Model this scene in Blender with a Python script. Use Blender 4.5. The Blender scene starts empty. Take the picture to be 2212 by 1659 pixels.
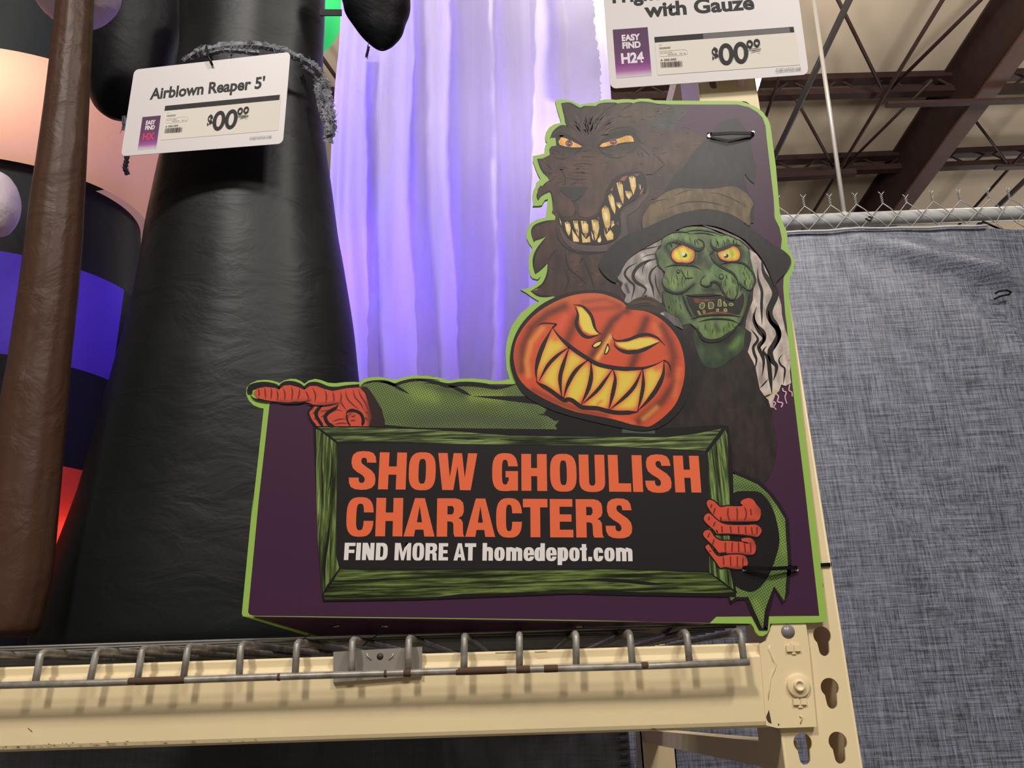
import bpy, bmesh, math, random
import numpy as np
from mathutils import Vector, Matrix
from mathutils.geometry import delaunay_2d_cdt, tessellate_polygon

random.seed(7)
SC = bpy.context.scene
COL = SC.collection

# ------------------------------------------------------------------ camera
FPX, CX, CY = 1790.0, 1106.0, 829.5
CAM = np.array([0.0, 0.0, 1.45])
Zc = np.array([-5080 * math.tan(math.radians(1.85)), 5080.0, -1790.0]); Zc /= np.linalg.norm(Zc)
Fw = np.array([0, 0, -1.0])
Yc = Fw - Fw.dot(Zc) * Zc; Yc /= np.linalg.norm(Yc)
Xc = np.cross(Yc, Zc)
RM = np.array([Xc, Yc, Zc])            # camera vector -> world vector
camd = bpy.data.cameras.new('camera'); cam = bpy.data.objects.new('camera', camd); COL.objects.link(cam)
camd.sensor_width = 36; camd.lens = 36 * FPX / 2212; camd.clip_start = 0.02; camd.clip_end = 200
m4 = Matrix.Identity(4)
for i in range(3):
    for j in range(3): m4[i][j] = RM[i][j]
    m4[i][3] = CAM[i]
cam.matrix_world = m4
SC.camera = cam

# ------------------------------------------------------------------ world, light, exposure
vs = SC.view_settings
vs.view_transform = 'Standard'; vs.look = 'None'; vs.gamma = 1.0; vs.use_curve_mapping = False
vs.exposure = 0.0
w = bpy.data.worlds.new('world'); SC.world = w; w.use_nodes = True
w.node_tree.nodes['Background'].inputs[0].default_value = (1.0, 0.9, 0.82, 1)
w.node_tree.nodes['Background'].inputs[1].default_value = 0.10

def lamp(name, kind, loc, power, color=(1, 1, 1), size=0.5, target=None, spread=None, sizey=None):
    l = bpy.data.lights.new(name, kind); l.energy = power; l.color = color
    if kind == 'AREA':
        l.size = size
        if sizey: l.shape = 'RECTANGLE'; l.size_y = sizey
        if spread: l.spread = math.radians(spread)
    else: l.shadow_soft_size = size
    o = bpy.data.objects.new(name, l); COL.objects.link(o); o.location = loc
    if target is not None:
        o.rotation_euler = (Vector(target) - Vector(loc)).to_track_quat('-Z', 'Y').to_euler()
    return o
WARM = (1.0, 0.945, 0.88)
lamp('high_bay_lamp', 'AREA', (-1.6, -2.9, 6.1), 200, WARM, 0.55, (0, 0.9, 1.5))
lamp('high_bay_lamp', 'AREA', (2.3, -2.3, 6.1), 130, WARM, 0.55, (0.1, 0.9, 1.5))
lamp('high_bay_lamp', 'AREA', (1.4, -4.9, 6.1), 115, WARM, 1.1, (0, 0.9, 1.9))
lamp('high_bay_lamp', 'AREA', (4.5, 6.5, 6.3), 120, WARM, 0.8, (4.5, 6.5, 0))

for q in ((-3.5, 3.0, 5.0), (0.3, 3.0, 5.0), (3.6, 3.0, 5.0), (7.5, 3.2, 5.0)):
    lamp('ceiling_fill_light', 'AREA', q, 150, WARM, 0.9, (q[0] + .5, q[1] + 2.5, 7.3))  # unseen fill lights added to brighten the roof deck from below
lamp('ceiling_fill_light', 'AREA', (9.5, 12, 3.5), 150, WARM, 1.5, (6, 12, 7.3))  # another added fill, aimed at the far end of the deck

# ------------------------------------------------------------------ helpers
def ray(u, v):
    c = np.array([(u - CX) / FPX, -(v - CY) / FPX, -1.0])
    return RM @ c
def P(u, v, Y):                        # the point of the vertical plane y = Y seen at photo position (u, v)
    r = ray(u, v); return CAM + r * (Y / r[1])
def PZ(u, v, z):                       # the point of the horizontal plane at height z
    r = ray(u, v); return CAM + r * ((z - CAM[2]) / r[2])
def PA(uv, Y):
    uv = np.asarray(uv, float)
    c = np.stack([(uv[:, 0] - CX) / FPX, -(uv[:, 1] - CY) / FPX, -np.ones(len(uv))], 1)
    r = c @ RM.T
    return CAM + r * (Y / r[:, 1])[:, None]

def proj(p):
    c = RM.T @ (np.array(tuple(p)) - CAM); return CX - FPX * c[0] / c[2], CY + FPX * c[1] / c[2]
def s2l(c):
    return tuple(((x / 255) / 12.92 if x / 255 <= 0.04045 else ((x / 255 + 0.055) / 1.055) ** 2.4) for x in c)
GAIN = 1.08
def alb(c): return tuple(min(0.92, x * GAIN) for x in s2l(c))

MATS = {}
def mat(name, rgb, rough=0.55, spec=0.4, metal=0.0, var=0.0, vscale=20, bump=0.0, bscale=60, bstretch=None, trans=0.0, emit=None, estr=1.0, rgb2=None, stretch=None, bdetail=3, bdist=0.004, refl=1.0):
    if name in MATS: return MATS[name]
    m = bpy.data.materials.new(name); m.use_nodes = True; MATS[name] = m
    nt = m.node_tree; N = nt.nodes; L = nt.links; b = N['Principled BSDF']
    col = alb(rgb) + (1,)
    b.inputs['Base Color'].default_value = col
    b.inputs['Roughness'].default_value = rough
    b.inputs['Specular IOR Level'].default_value = spec
    b.inputs['Metallic'].default_value = metal
    tc = N.new('ShaderNodeTexCoord')
    csock = None
    def mapped(st):
        if not st: return tc.outputs['Object']
        mp = N.new('ShaderNodeMapping'); mp.inputs['Scale'].default_value = st
        L.new(tc.outputs['Object'], mp.inputs['Vector']); return mp.outputs[0]
    if var or rgb2:
        n = N.new('ShaderNodeTexNoise'); n.inputs['Scale'].default_value = vscale; n.inputs['Detail'].default_value = 4
        L.new(mapped(stretch), n.inputs['Vector'])
        r = N.new('ShaderNodeValToRGB'); r.color_ramp.elements[0].position = 0.32; r.color_ramp.elements[1].position = 0.68
        c2 = alb(rgb2) if rgb2 else tuple(x * (1 - var) for x in col[:3])
        r.color_ramp.elements[0].color = tuple(c2) + (1,)
        r.color_ramp.elements[1].color = tuple(min(.95, x * (1 + var * .5)) for x in col[:3]) + (1,)
        L.new(n.outputs['Fac'], r.inputs['Fac']); L.new(r.outputs['Color'], b.inputs['Base Color']); csock = r.outputs['Color']
    if bump:
        n2 = N.new('ShaderNodeTexNoise'); n2.inputs['Scale'].default_value = bscale; n2.inputs['Detail'].default_value = bdetail
        n2.inputs['Distortion'].default_value = 0.6
        L.new(mapped(bstretch), n2.inputs['Vector'])
        bp = N.new('ShaderNodeBump'); bp.inputs['Strength'].default_value = bump; bp.inputs['Distance'].default_value = bdist
        L.new(n2.outputs['Fac'], bp.inputs['Height']); L.new(bp.outputs['Normal'], b.inputs['Normal'])
    if refl != 1.0:
        hs = N.new('ShaderNodeHueSaturation'); hs.inputs['Value'].default_value = refl; hs.inputs['Color'].default_value = col
        if csock: L.new(csock, hs.inputs['Color'])
        L.new(hs.outputs[0], b.inputs['Base Color'])
    if trans:
        t = N.new('ShaderNodeBsdfTranslucent'); t.inputs['Color'].default_value = col
        if csock: L.new(csock, t.inputs['Color'])
        mx = N.new('ShaderNodeMixShader'); mx.inputs[0].default_value = trans
        L.new(b.outputs[0], mx.inputs[1]); L.new(t.outputs[0], mx.inputs[2])
        L.new(mx.outputs[0], N['Material Output'].inputs['Surface'])
        if bump: L.new(bp.outputs['Normal'], t.inputs['Normal'])
    if emit:
        b.inputs['Emission Color'].default_value = tuple(emit) + (1,); b.inputs['Emission Strength'].default_value = estr
    return m

def tag(o, label=None, cat=None, group=None, kind=None):
    if label: o['label'] = label
    if cat: o['category'] = cat
    if group: o['group'] = group
    if kind: o['kind'] = kind
    return o
def thing(name, loc, label, cat, group=None):
    o = bpy.data.objects.new(name, None); COL.objects.link(o); o.location = Vector(tuple(loc)); o.empty_display_size = .05
    return tag(o, label, cat, group)
def link(name, me, parent=None):
    o = bpy.data.objects.new(name, me); COL.objects.link(o)
    if parent is not None:
        o.parent = parent
        pw = Vector((0, 0, 0)); q = parent
        while q is not None: pw += q.location; q = q.parent
        o.location = -pw                # meshes are written in world coordinates
    return o
def mk(name, verts, faces, material, parent=None, smooth=False, mats=None, fm=None):
    me = bpy.data.meshes.new(name)
    me.from_pydata([tuple(map(float, v)) for v in verts], [], [tuple(f) for f in faces])
    for m in (mats or [material]): me.materials.append(m)
    if fm is not None:
        me.polygons.foreach_set('material_index', fm)
    if smooth: me.polygons.foreach_set('use_smooth', [True] * len(me.polygons))
    me.update()
    return link(name, me, parent)

class MB:
    def __init__(s): s.v = []; s.f = []
    def add(s, v, f):
        n = len(s.v); s.v += [tuple(map(float, x)) for x in v]; s.f += [tuple(i + n for i in q) for q in f]
    def box(s, lo, hi):
        x0, y0, z0 = lo; x1, y1, z1 = hi
        s.add([(x0, y0, z0), (x1, y0, z0), (x1, y1, z0), (x0, y1, z0), (x0, y0, z1), (x1, y0, z1), (x1, y1, z1), (x0, y1, z1)],
              [(0, 3, 2, 1), (4, 5, 6, 7), (0, 1, 5, 4), (1, 2, 6, 5), (2, 3, 7, 6), (3, 0, 4, 7)])
    def bar(s, a, b, w, h, up=(0, 0, 1)):          # box section from a to b
        a, b = Vector(tuple(a)), Vector(tuple(b)); d = (b - a).normalized(); up = Vector(up)
        sx = d.cross(up).normalized() * (w / 2); sz = sx.cross(d).normalized() * (h / 2)
        v = [p + i * sx + j * sz for p in (a, b) for i, j in ((-1, -1), (1, -1), (1, 1), (-1, 1))]
        s.add(v, [(0, 1, 2, 3), (7, 6, 5, 4), (0, 4, 5, 1), (1, 5, 6, 2), (2, 6, 7, 3), (3, 7, 4, 0)])
    def tube(s, pts, r, n=8, caps=True):
        pts = [Vector(tuple(p)) for p in pts]; rr = r if hasattr(r, '__len__') else [r] * len(pts)
        base = len(s.v); k = len(pts); nrm = None
        for i, p in enumerate(pts):
            t = (pts[min(i + 1, k - 1)] - pts[max(i - 1, 0)]).normalized()
            if nrm is None: nrm = t.orthogonal().normalized()
            nrm = (nrm - nrm.dot(t) * t).normalized(); bn = t.cross(nrm)
            for j in range(n):
                a = 2 * math.pi * j / n; s.v.append(tuple(p + (nrm * math.cos(a) + bn * math.sin(a)) * rr[i]))
        for i in range(k - 1):
            for j in range(n):
                a, b = base + i * n + j, base + i * n + (j + 1) % n
                s.f.append((a, b, b + n, a + n))
        if caps:
            s.f.append(tuple(base + j for j in range(n))[::-1]); s.f.append(tuple(base + (k - 1) * n + j for j in range(n)))
    def build(s, name, m, parent=None, smooth=False): return mk(name, s.v, s.f, m, parent, smooth)

def pz(txt): return [tuple(float(q) for q in t.split(',')) for t in txt.split()]
def crop(ox, oy, s): return lambda t: [(ox + x / s, oy + y / s) for x, y in pz(t)]
def smooth(pts, closed=False, n=5):
    p = np.array(pts, float); k = len(p); out = []
    if k < 3: return [tuple(x) for x in p]
    for i in range(k if closed else k - 1):
        if closed: a, b, c, d = p[(i - 1) % k], p[i], p[(i + 1) % k], p[(i + 2) % k]
        else: a, b, c, d = p[max(i - 1, 0)], p[i], p[i + 1], p[min(i + 2, k - 1)]
        for t in np.arange(n) / n:
            out.append(tuple(0.5 * ((2 * b) + (c - a) * t + (2 * a - 5 * b + 4 * c - d) * t * t + (3 * b - a - 3 * c + d) * t ** 3)))
    if not closed: out.append(tuple(p[-1]))
    return out
def inside(pts, poly):
    x, y = pts[:, 0], pts[:, 1]; r = np.zeros(len(pts), bool); q = np.array(poly); k = len(q)
    for i in range(k):
        x1, y1 = q[i]; x2, y2 = q[(i + 1) % k]
        if y1 == y2: continue
        c = ((y1 > y) != (y2 > y)) & (x < (x2 - x1) * (y - y1) / (y2 - y1) + x1); r ^= c
    return r
def pdist(pts, line):
    q = np.array(line, float); d = np.full(len(pts), 1e9)
    if len(q) == 1: return np.hypot(*(pts - q[0]).T)
    for a, b in zip(q[:-1], q[1:]):
        ab = b - a; L2 = max(ab.dot(ab), 1e-9); t = np.clip(((pts - a) @ ab) / L2, 0, 1)
        d = np.minimum(d, np.hypot(*(pts - a - t[:, None] * ab).T))
    return d

# printed artwork: flat coloured shapes lying on a board, every shape a hair in front of the one before
class Ink:
    layer = 0
    def __init__(s, Y, step=1.6e-5): s.Y = Y; s.step = step; s.inc = 1.0; s.flat = False; s.fat = 1.25; s.last = None; s.v = []; s.c = []; s.t = []; s.n = 0
    def put(s, uv, tris, cols):
        Ink.layer += s.inc
        s.last = None; w3 = PA(uv, s.Y - Ink.layer * s.step)
        s.v.append(w3); s.c.append(np.asarray(cols, float)); s.t.append(np.asarray(tris, int) + s.n); s.n += len(uv)
    def fill(s, pts, rgb, ops=None, step=3.0, holes=None):
        pts = [tuple(p) for p in pts]
        if holes:
            allp = pts + [p for h in holes for p in h]
            tr = tessellate_polygon([[Vector((a, b, 0)) for a, b in pts]] + [[Vector((a, b, 0)) for a, b in h] for h in holes])
            s.put(allp, tr, [alb(rgb)] * len(allp)); return
        q = np.array(pts); extra = []
        if ops:
            xs = np.arange(q[:, 0].min(), q[:, 0].max(), step); ys = np.arange(q[:, 1].min(), q[:, 1].max(), step * .87)
            g = np.array([(x + (step / 2 if j % 2 else 0), y) for j, y in enumerate(ys) for x in xs])
            if len(g):
                g = g[inside(g, pts)]
                if len(g): g = g[pdist(g, pts + [pts[0]]) > step * .4]
                extra = [Vector(p) for p in g]
        r = delaunay_2d_cdt([Vector(p) for p in pts] + extra, [], [list(range(len(pts)))], 1, 1e-4, False)
        vv = np.array([tuple(p) for p in r[0]]); tris = [t for t in r[2]]
        cen = np.array([vv[list(t)].mean(0) for t in tris]); keep = inside(cen, pts); tris = [t for t, k_ in zip(tris, keep) if k_]
        t3 = []
        for t in tris:
            for i in range(1, len(t) - 1): t3.append((t[0], t[i], t[i + 1]))
        c = np.tile(np.array(alb(rgb)), (len(vv), 1))
        for o in (ops or []):
            line, wd, col, st = o[:4]
            if callable(line): a = line(vv) * st
            else: a = np.exp(-(pdist(vv, line) / wd) ** 2) * st
            c = c * (1 - a[:, None]) + np.array(alb(col)) * a[:, None]
        s.put(vv, t3, c)
    def stroke(s, pts, w, rgb, taper=(1, 1), sm=True, rgb2=None):
        q = smooth(pts, n=6) if (sm and len(pts) > 2) else pts
        q = np.array(q, float)
        if len(q) < 12:
            tq = np.linspace(0, len(q) - 1, 14); q = np.stack([np.interp(tq, np.arange(len(q)), q[:, c]) for c in (0, 1)], 1)
        k = len(q)
        d = np.gradient(q, axis=0); d /= np.maximum(np.hypot(*d.T), 1e-9)[:, None]; nn = np.stack([-d[:, 1], d[:, 0]], 1)
        L = np.concatenate([[0], np.cumsum(np.hypot(*np.diff(q, axis=0).T))]); t = L / max(L[-1], 1e-9)
        ww = np.full(k, w * s.fat / 2.0)
        if taper[0]: ww = ww * np.clip(t / (0.35 * taper[0]) + .12, 0, 1)
        if taper[1]: ww = ww * np.clip((1 - t) / (0.35 * taper[1]) + .12, 0, 1)
        vv = np.concatenate([q + nn * ww[:, None], q - nn * ww[:, None]])
        tr = []
        for i in range(k - 1): tr += [(i, i + 1, k + i), (i + 1, k + i + 1, k + i)]
        s.inc = 0.0 if (s.flat or (s.last == tuple(rgb) and sum(rgb) < 200)) else 1.0; s.put(vv, tr, [alb(rgb)] * (2 * k)); s.inc = 1.0; s.last = tuple(rgb)
    def build(s, name, material, parent):
        v = np.concatenate(s.v); c = np.concatenate(s.c); t = np.concatenate(s.t)
        me = bpy.data.meshes.new(name); me.vertices.add(len(v)); me.vertices.foreach_set('co', v.astype('f').ravel())
        me.loops.add(len(t) * 3); me.loops.foreach_set('vertex_index', t.astype('i').ravel())
        me.polygons.add(len(t)); me.polygons.foreach_set('loop_start', np.arange(len(t), dtype='i') * 3)
        try: me.polygons.foreach_set('loop_total', np.full(len(t), 3, dtype='i'))
        except Exception: pass
        me.update(calc_edges=True); me.validate()
        ca = me.color_attributes.new('ink', 'FLOAT_COLOR', 'POINT')
        ca.data.foreach_set('color', np.concatenate([c, np.ones((len(c), 1))], 1).astype('f').ravel())
        me.materials.append(material)
        return link(name, me, parent)

def inkmat(name, rough=0.42, spec=0.35, mode=None):
    m = bpy.data.materials.new(name); m.use_nodes = True; nt = m.node_tree; N = nt.nodes; L = nt.links; b = N['Principled BSDF']
    b.inputs['Roughness'].default_value = rough; b.inputs['Specular IOR Level'].default_value = spec
    a = N.new('ShaderNodeAttribute'); a.attribute_name = 'ink'; out = a.outputs['Color']
    tc = N.new('ShaderNodeTexCoord')
    def noise(sc, st, det=4):
        mp = N.new('ShaderNodeMapping'); mp.inputs['Scale'].default_value = st; L.new(tc.outputs['Object'], mp.inputs['Vector'])
        n = N.new('ShaderNodeTexNoise'); n.inputs['Scale'].default_value = sc; n.inputs['Detail'].default_value = det
        L.new(mp.outputs[0], n.inputs['Vector']); return n.outputs['Fac']
    def ramp(f, p0, p1, c0, c1):
        r = N.new('ShaderNodeValToRGB'); r.color_ramp.elements[0].position = p0; r.color_ramp.elements[1].position = p1
        r.color_ramp.elements[0].color = (c0, c0, c0, 1); r.color_ramp.elements[1].color = (c1, c1, c1, 1)
        L.new(f, r.inputs['Fac']); return r.outputs['Color']
    def mul(x, y):
        k = N.new('ShaderNodeMix'); k.data_type = 'RGBA'; k.blend_type = 'MULTIPLY'; k.inputs[0].default_value = 1
        L.new(x, k.inputs[6]); L.new(y, k.inputs[7]); return k.outputs[2]
    if mode == 'woodx':
        out = mul(out, ramp(noise(110, (0.08, 1, 2.6), 9), .42, .60, .13, 1.15)); out = mul(out, ramp(noise(520, (0.07, 1, 1), 5), .36, .62, .25, 1.15))
    elif mode == 'woodz':
        out = mul(out, ramp(noise(110, (2.6, 1, .08), 9), .42, .60, .13, 1.15)); out = mul(out, ramp(noise(520, (1, 1, .07), 5), .36, .62, .25, 1.15))
    elif mode == 'weave':
        for an in (.45, -1.05):
            wv = N.new('ShaderNodeTexWave'); wv.wave_type = 'BANDS'; wv.bands_direction = 'X'; wv.inputs['Scale'].default_value = 138; wv.inputs['Distortion'].default_value = 1.2; wv.inputs['Detail Scale'].default_value = .4
            mp = N.new('ShaderNodeMapping'); mp.inputs['Rotation'].default_value = (0, an, 0)
            L.new(tc.outputs['Object'], mp.inputs['Vector']); L.new(mp.outputs[0], wv.inputs['Vector'])
            out = mul(out, ramp(wv.outputs['Fac'], .1, .8, .62, 1.12))
    elif mode == 'fur':
        out = mul(out, ramp(noise(140, (1, 1, .35), 6), .35, .65, .72, 1.18))
    elif mode == 'scratch':
        out = mul(out, ramp(noise(150, (1, 1, .4), 8), .36, .62, .68, 1.14))
    L.new(out, b.inputs['Base Color'])
    return m

# lofted inflatable: rows of (v, left u, right u) read at the plane y = Y give each ring's centre and radius
def loft(name, rows, Y, m, parent=None, k=0.8, n=64, cap=True, wob=0.0, wn=9, seed=1, sub=4, arc=None, tilt=0.0, fold=0.0, fn=26):
    rw = smooth(rows, n=sub) if False else None
    r = np.array(rows, float); t = np.arange(len(r)); tt = np.linspace(0, len(r) - 1, (len(r) - 1) * sub + 1)
    R = np.array([smooth3(r, x) for x in tt])
    rnd = random.Random(seed); ph = [rnd.uniform(0, 6.28) for _ in range(40)]
    V = []; F = []
    for i, (v, a, b) in enumerate(R):
        A = P(a, v, Y); B = P(b, v, Y); c = (A + B) / 2; rx = (B[0] - A[0]) / 2; z = c[2]
        for j in range(n):
            th = 2 * math.pi * j / n
            g = 1 + wob * (math.sin(wn * th + ph[0] + z * 3) * .5 + math.sin((wn * 2 + 1) * th + ph[1] - z * 5) * .3 + math.sin(z * 22 + ph[2] + 2 * th) * .25)
            if fold: g += fold * (abs(math.sin(fn * th / 2 + ph[3] + 1.2 * math.sin(z * 2.5))) ** .5 + .5 * math.sin(fn * 1.7 * th + ph[4] + z * 2)) - fold * .6
            V.append((c[0] + rx * g * math.cos(th), Y + rx * k * g * math.sin(th), z + tilt * math.sin(th)))
    K = len(R)
    for i in range(K - 1):
        for j in range(n):
            q = (i * n + j, i * n + (j + 1) % n, (i + 1) * n + (j + 1) % n, (i + 1) * n + j)
            F.append(q[::-1])
    if cap: F.append(tuple(range(n))[::-1]); F.append(tuple((K - 1) * n + j for j in range(n)))
    if V[0][2] < V[-1][2]: F = [f[::-1] for f in F]
    return mk(name, V, F, m, parent, True)
def smooth3(r, x):
    i = int(min(x, len(r) - 2)); t = x - i
    a, b, c, d = r[max(i - 1, 0)], r[i], r[i + 1], r[min(i + 2, len(r) - 1)]
    return 0.5 * ((2 * b) + (c - a) * t + (2 * a - 5 * b + 4 * c - d) * t * t + (3 * b - a - 3 * c + d) * t ** 3)
# ================================================================== the printed display sign
YS = 0.836
TH = 0.004
A = crop(1120, 200, 6.506); B = crop(1120, 400, 6.506); C = crop(1340, 200, 5.53); D = crop(1300, 420, 5.027)
E = crop(1080, 620, 5.027); F_ = crop(1400, 460, 6.506); G = crop(1460, 680, 6.506); H = crop(510, 790, 5.027)
I_ = crop(510, 1080, 5.027); J = crop(900, 790, 5.027); K = crop(1300, 900, 5.027); L_ = crop(1480, 1040, 4.608); M = crop(1000, 1080, 3.95)

outline = (A("515,120 560,100 620,95 720,110 800,140 865,172 940,155 1000,147 1085,145 1120,118 1200,98 1300,95 1375,102 1460,92 1560,92 1620,98 1700,85 1830,85 1910,108 2100,110")
  + C("430,95 900,97 1380,100 1450,106 1520,130 1620,170 1700,230 1760,310 1790,380 1805,480 1860,900 1905,1430")
  + D("1930,180 1960,300 2000,380 2015,450 2015,560 2060,640 2095,730 2085,800 2050,880 2030,950 2030,1010 2050,1300")
  + G("1625,100 1700,720 1740,1080 1800,1600") + L_("1245,0 1310,500 1410,1370 1405,1395 1300,1405 845,1415 840,1470 815,1515 775,1540 735,1535 700,1500 680,1450 655,1415 245,1412")
  + [(1400, 1343), (1253, 1341), (1000, 1337), (700, 1333.5)] + I_("180,1262 75,1262 62,1235 180,0")
  + H("165,1659 230,1100 300,465 250,455 190,430 140,380 108,310 115,240 160,190 230,160 310,153 390,160 475,187 520,160 590,142 650,145 700,165 742,195 790,160 860,143 920,155 1000,185 1080,190 1180,178 1290,175 1340,180 1390,140 1470,125 1560,122 1640,135 1715,155 1800,130 1920,105 2050,105 2150,115")
  + J("0,105 60,105 150,115 250,130 340,158 380,158 470,142 600,138 740,150 860,168 930,160 1010,145")
  + E("105,995 75,900 70,850 62,700 80,560 130,420 220,290 330,200 425,155 350,110 280,60 225,30")
  + B("30,1470 130,1450 215,1410 275,1350 320,1275 270,1325 200,1310 165,1270 145,1180 140,1080 155,980 195,880 150,820 115,750 110,680 130,600 180,530 260,480 330,465 390,455 388,400 400,300 410,195 370,210 345,250 330,280 290,290 200,292 205,230 195,150 205,80 240,20")
  + A("250,1270 310,1215 270,1140 240,1070 200,960 200,890 280,878 365,855 365,790 380,740 400,705 380,670 372,620 385,560 430,490 500,445 600,425 580,350 545,240"))

GREEN = (144, 181, 80); PURP = (64, 34, 59); INKB = (22, 19, 20)
sign_c = P(1150, 1334, YS)
sign = thing('display_sign', sign_c, "purple and lime cut-out sign with werewolf, witch and grinning pumpkin on the rack post", 'sign')
M_ink = inkmat('printed_ink', 0.38, 0.32)
M_fur = inkmat('printed_fur', 0.38, 0.32, 'fur'); M_scr = inkmat('printed_paint', 0.38, 0.32, 'scratch')
M_wx = inkmat('printed_wood_x', 0.38, 0.32, 'woodx'); M_wz = inkmat('printed_wood_z', 0.38, 0.32, 'woodz'); M_wv = inkmat('printed_weave', 0.38, 0.32, 'weave')
M_green = mat('lime_board', GREEN, 0.42, 0.4)
# solid board
r = delaunay_2d_cdt([Vector(p) for p in outline], [], [list(range(len(outline)))], 1, 1e-4, False)
uv = np.array([tuple(p) for p in r[0]]); nb = len(uv)
fr = PA(uv, YS); bk = fr + np.array([0, TH, 0])
tri_ = [tuple(t) for t in r[2]]; kp = inside(np.array([uv[list(t)].mean(0) for t in tri_]), outline); tri_ = [t for t, k_ in zip(tri_, kp) if k_]
fs = tri_ + [tuple(reversed([i + nb for i in t])) for t in tri_]
on = len(outline)
bfr = PA(outline, YS); base = 2 * nb
V = list(fr) + list(bk) + list(bfr) + list(bfr + np.array([0, TH, 0]))
fs += [(base + i, base + on + i, base + on + (i + 1) % on, base + (i + 1) % on) for i in range(on)]
mk('board', V, fs, M_green, sign)
# bottom flap folded back onto the shelf
YB = YS + 0.10
fo = [P(545, 1332, YS), P(1534, 1346, YS), P(1440, 1369, YB), P(722, 1386, YB)]
def flapmesh(name, q, m, dz=0.0):
    v = [Vector(tuple(p)) + Vector((0, 0, -dz)) for p in q]; n = len(v)
    v2 = [p + Vector((0, .002, 0.003)) for p in v]
    return mk(name, v + v2, [tuple(range(n)), tuple(range(n, 2 * n))[::-1]] + [(i, i + n, (i + 1) % n + n, (i + 1) % n) for i in range(n)], m, sign)
flapmesh('bottom_flap', fo, mat('flap_purple', PURP, 0.45, 0.3))
flapmesh('flap_edge', [P(524, 1330, YS), P(548, 1333, YS), P(730, 1386, YB), P(712, 1387, YB)], M_green, 0.0005)

# ---- purple field
bg = Ink(YS)
purple = (C("430,140 900,142 1400,142 1540,175 1640,235 1700,300 1735,400 1750,560 1830,1250 1850,1530") + D("1860,130 1885,270 1930,360 1955,480 1945,590 1975,640 2040,700 2010,820 1975,900 1970,1010 2000,1400")
  + G("1545,0 1600,600 1640,1000 1700,1500") + L_("1185,0 1335,1338 310,1347 245,1410") + [(1253, 1339.5), (1000, 1335.5), (700, 1332)] + I_("200,1258 150,1247 130,1220 245,0") + H("365,400 900,300 2212,200")
  + J("1100,200") + E("230,900 400,1100 800,700 900,100") + A("1000,1600 1300,400"))
bg.fill(purple, PURP)
bg.build('printed_background', M_ink, sign)

# ---- werewolf
wf = Ink(YS); wf.fat = 1.6
BR = (66, 45, 38); DK = (17, 13, 12)
wolf = (A("600,148 700,148 780,175 865,222 930,200 1000,188 1085,190 1130,160 1200,145 1300,150 1380,155 1460,148 1560,148 1615,152 1680,135 1750,133 1850,145 1930,165")
  + C("430,142 520,150 640,160 730,180 790,230 740,290 690,350 650,410 640,450 760,445 880,470 960,510 1040,540 900,750 700,1000 560,1150")
  + B("1750,350 1750,610 1400,1300 1480,1600 1300,1645 600,1645 490,1560 350,1560 250,1540 170,1490 260,1470 330,1400 390,1300 410,1180 405,1100 330,1170 270,1230 235,1250 215,1180 210,1080 240,950 300,830 390,720 300,740 240,780 215,805 185,720 190,640 230,580 330,530 430,500 510,490 520,440 480,400 465,390 480,350 483,200 455,100 440,95 370,110 310,160 280,215 265,130 270,60 310,0")
  + A("330,1320 440,1250 410,1195 340,1130 300,1060 270,970 262,930 340,925 440,875 430,800 460,755 530,745 520,640 470,630 440,650 470,590 520,520 580,475 640,460 690,465 665,400 650,320 620,220"))
ops = [(A("1000,1200 980,900 960,1050"), 30, (86, 56, 47), .7), (A("700,1050 620,1200"), 18, (78, 52, 45), .6), (A("1300,850 1600,1000 1900,900"), 26, (84, 68, 58), .7),
       (A("1400,300 1700,260 1900,300"), 22, (84, 68, 56), .5), (A("620,200 700,420"), 20, (40, 30, 28), .95), (B("300,640 240,760"), 9, (40, 30, 30), .7), (B("230,1200 300,1100 420,1000"), 9, (42, 30, 28), .8), (B("480,700 560,1000 640,1200"), 14, (44, 33, 30), .8), (B("600,1250 760,1300 900,1280 1100,1350 1400,1400"), 16, (48, 36, 32), .8), (A("1080,180 1020,330"), 12, (46, 36, 33), .7), (A("1350,160 1250,300"), 12, (50, 40, 36), .7), (A("900,950 760,1200"), 30, (82, 54, 46), .4), (A("780,300 980,560"), 16, (54, 42, 38), .7), (A("1040,680 1040,720"), 16, (38, 30, 28), .9),
       (A("560,620 560,760 700,800 880,760"), 12, (40, 31, 30), .95), (A("1140,760 1300,800 1600,760 1640,700 1560,560 1300,620"), 12, (42, 33, 31), .9), (B("260,650 500,600"), 16, (72, 48, 44), .7),
       (B("300,1050 500,800"), 16, (74, 50, 45), .6), (B("800,1000 820,1250"), 14, (80, 58, 48), .7), (B("1080,1080 1080,1300"), 14, (80, 60, 46), .7), (B("500,1300 800,1500 1200,1500"), 22, (62, 46, 42), .8), (B("950,950 950,1300"), 9, (42, 33, 31), .8),
       (B("1300,1100 1500,900 1700,700"), 26, (40, 36, 34), .9), (B("1600,420 1640,560"), 16, (70, 60, 60), .6), (C("650,620 800,560 880,600"), 16, (88, 70, 60), .6), (C("520,760 700,800"), 16, (92, 72, 58), .6), (C("500,1000 450,1150"), 20, (58, 48, 48), .7)]
wf.fill(wolf, BR, ops, step=2.6)
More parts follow.
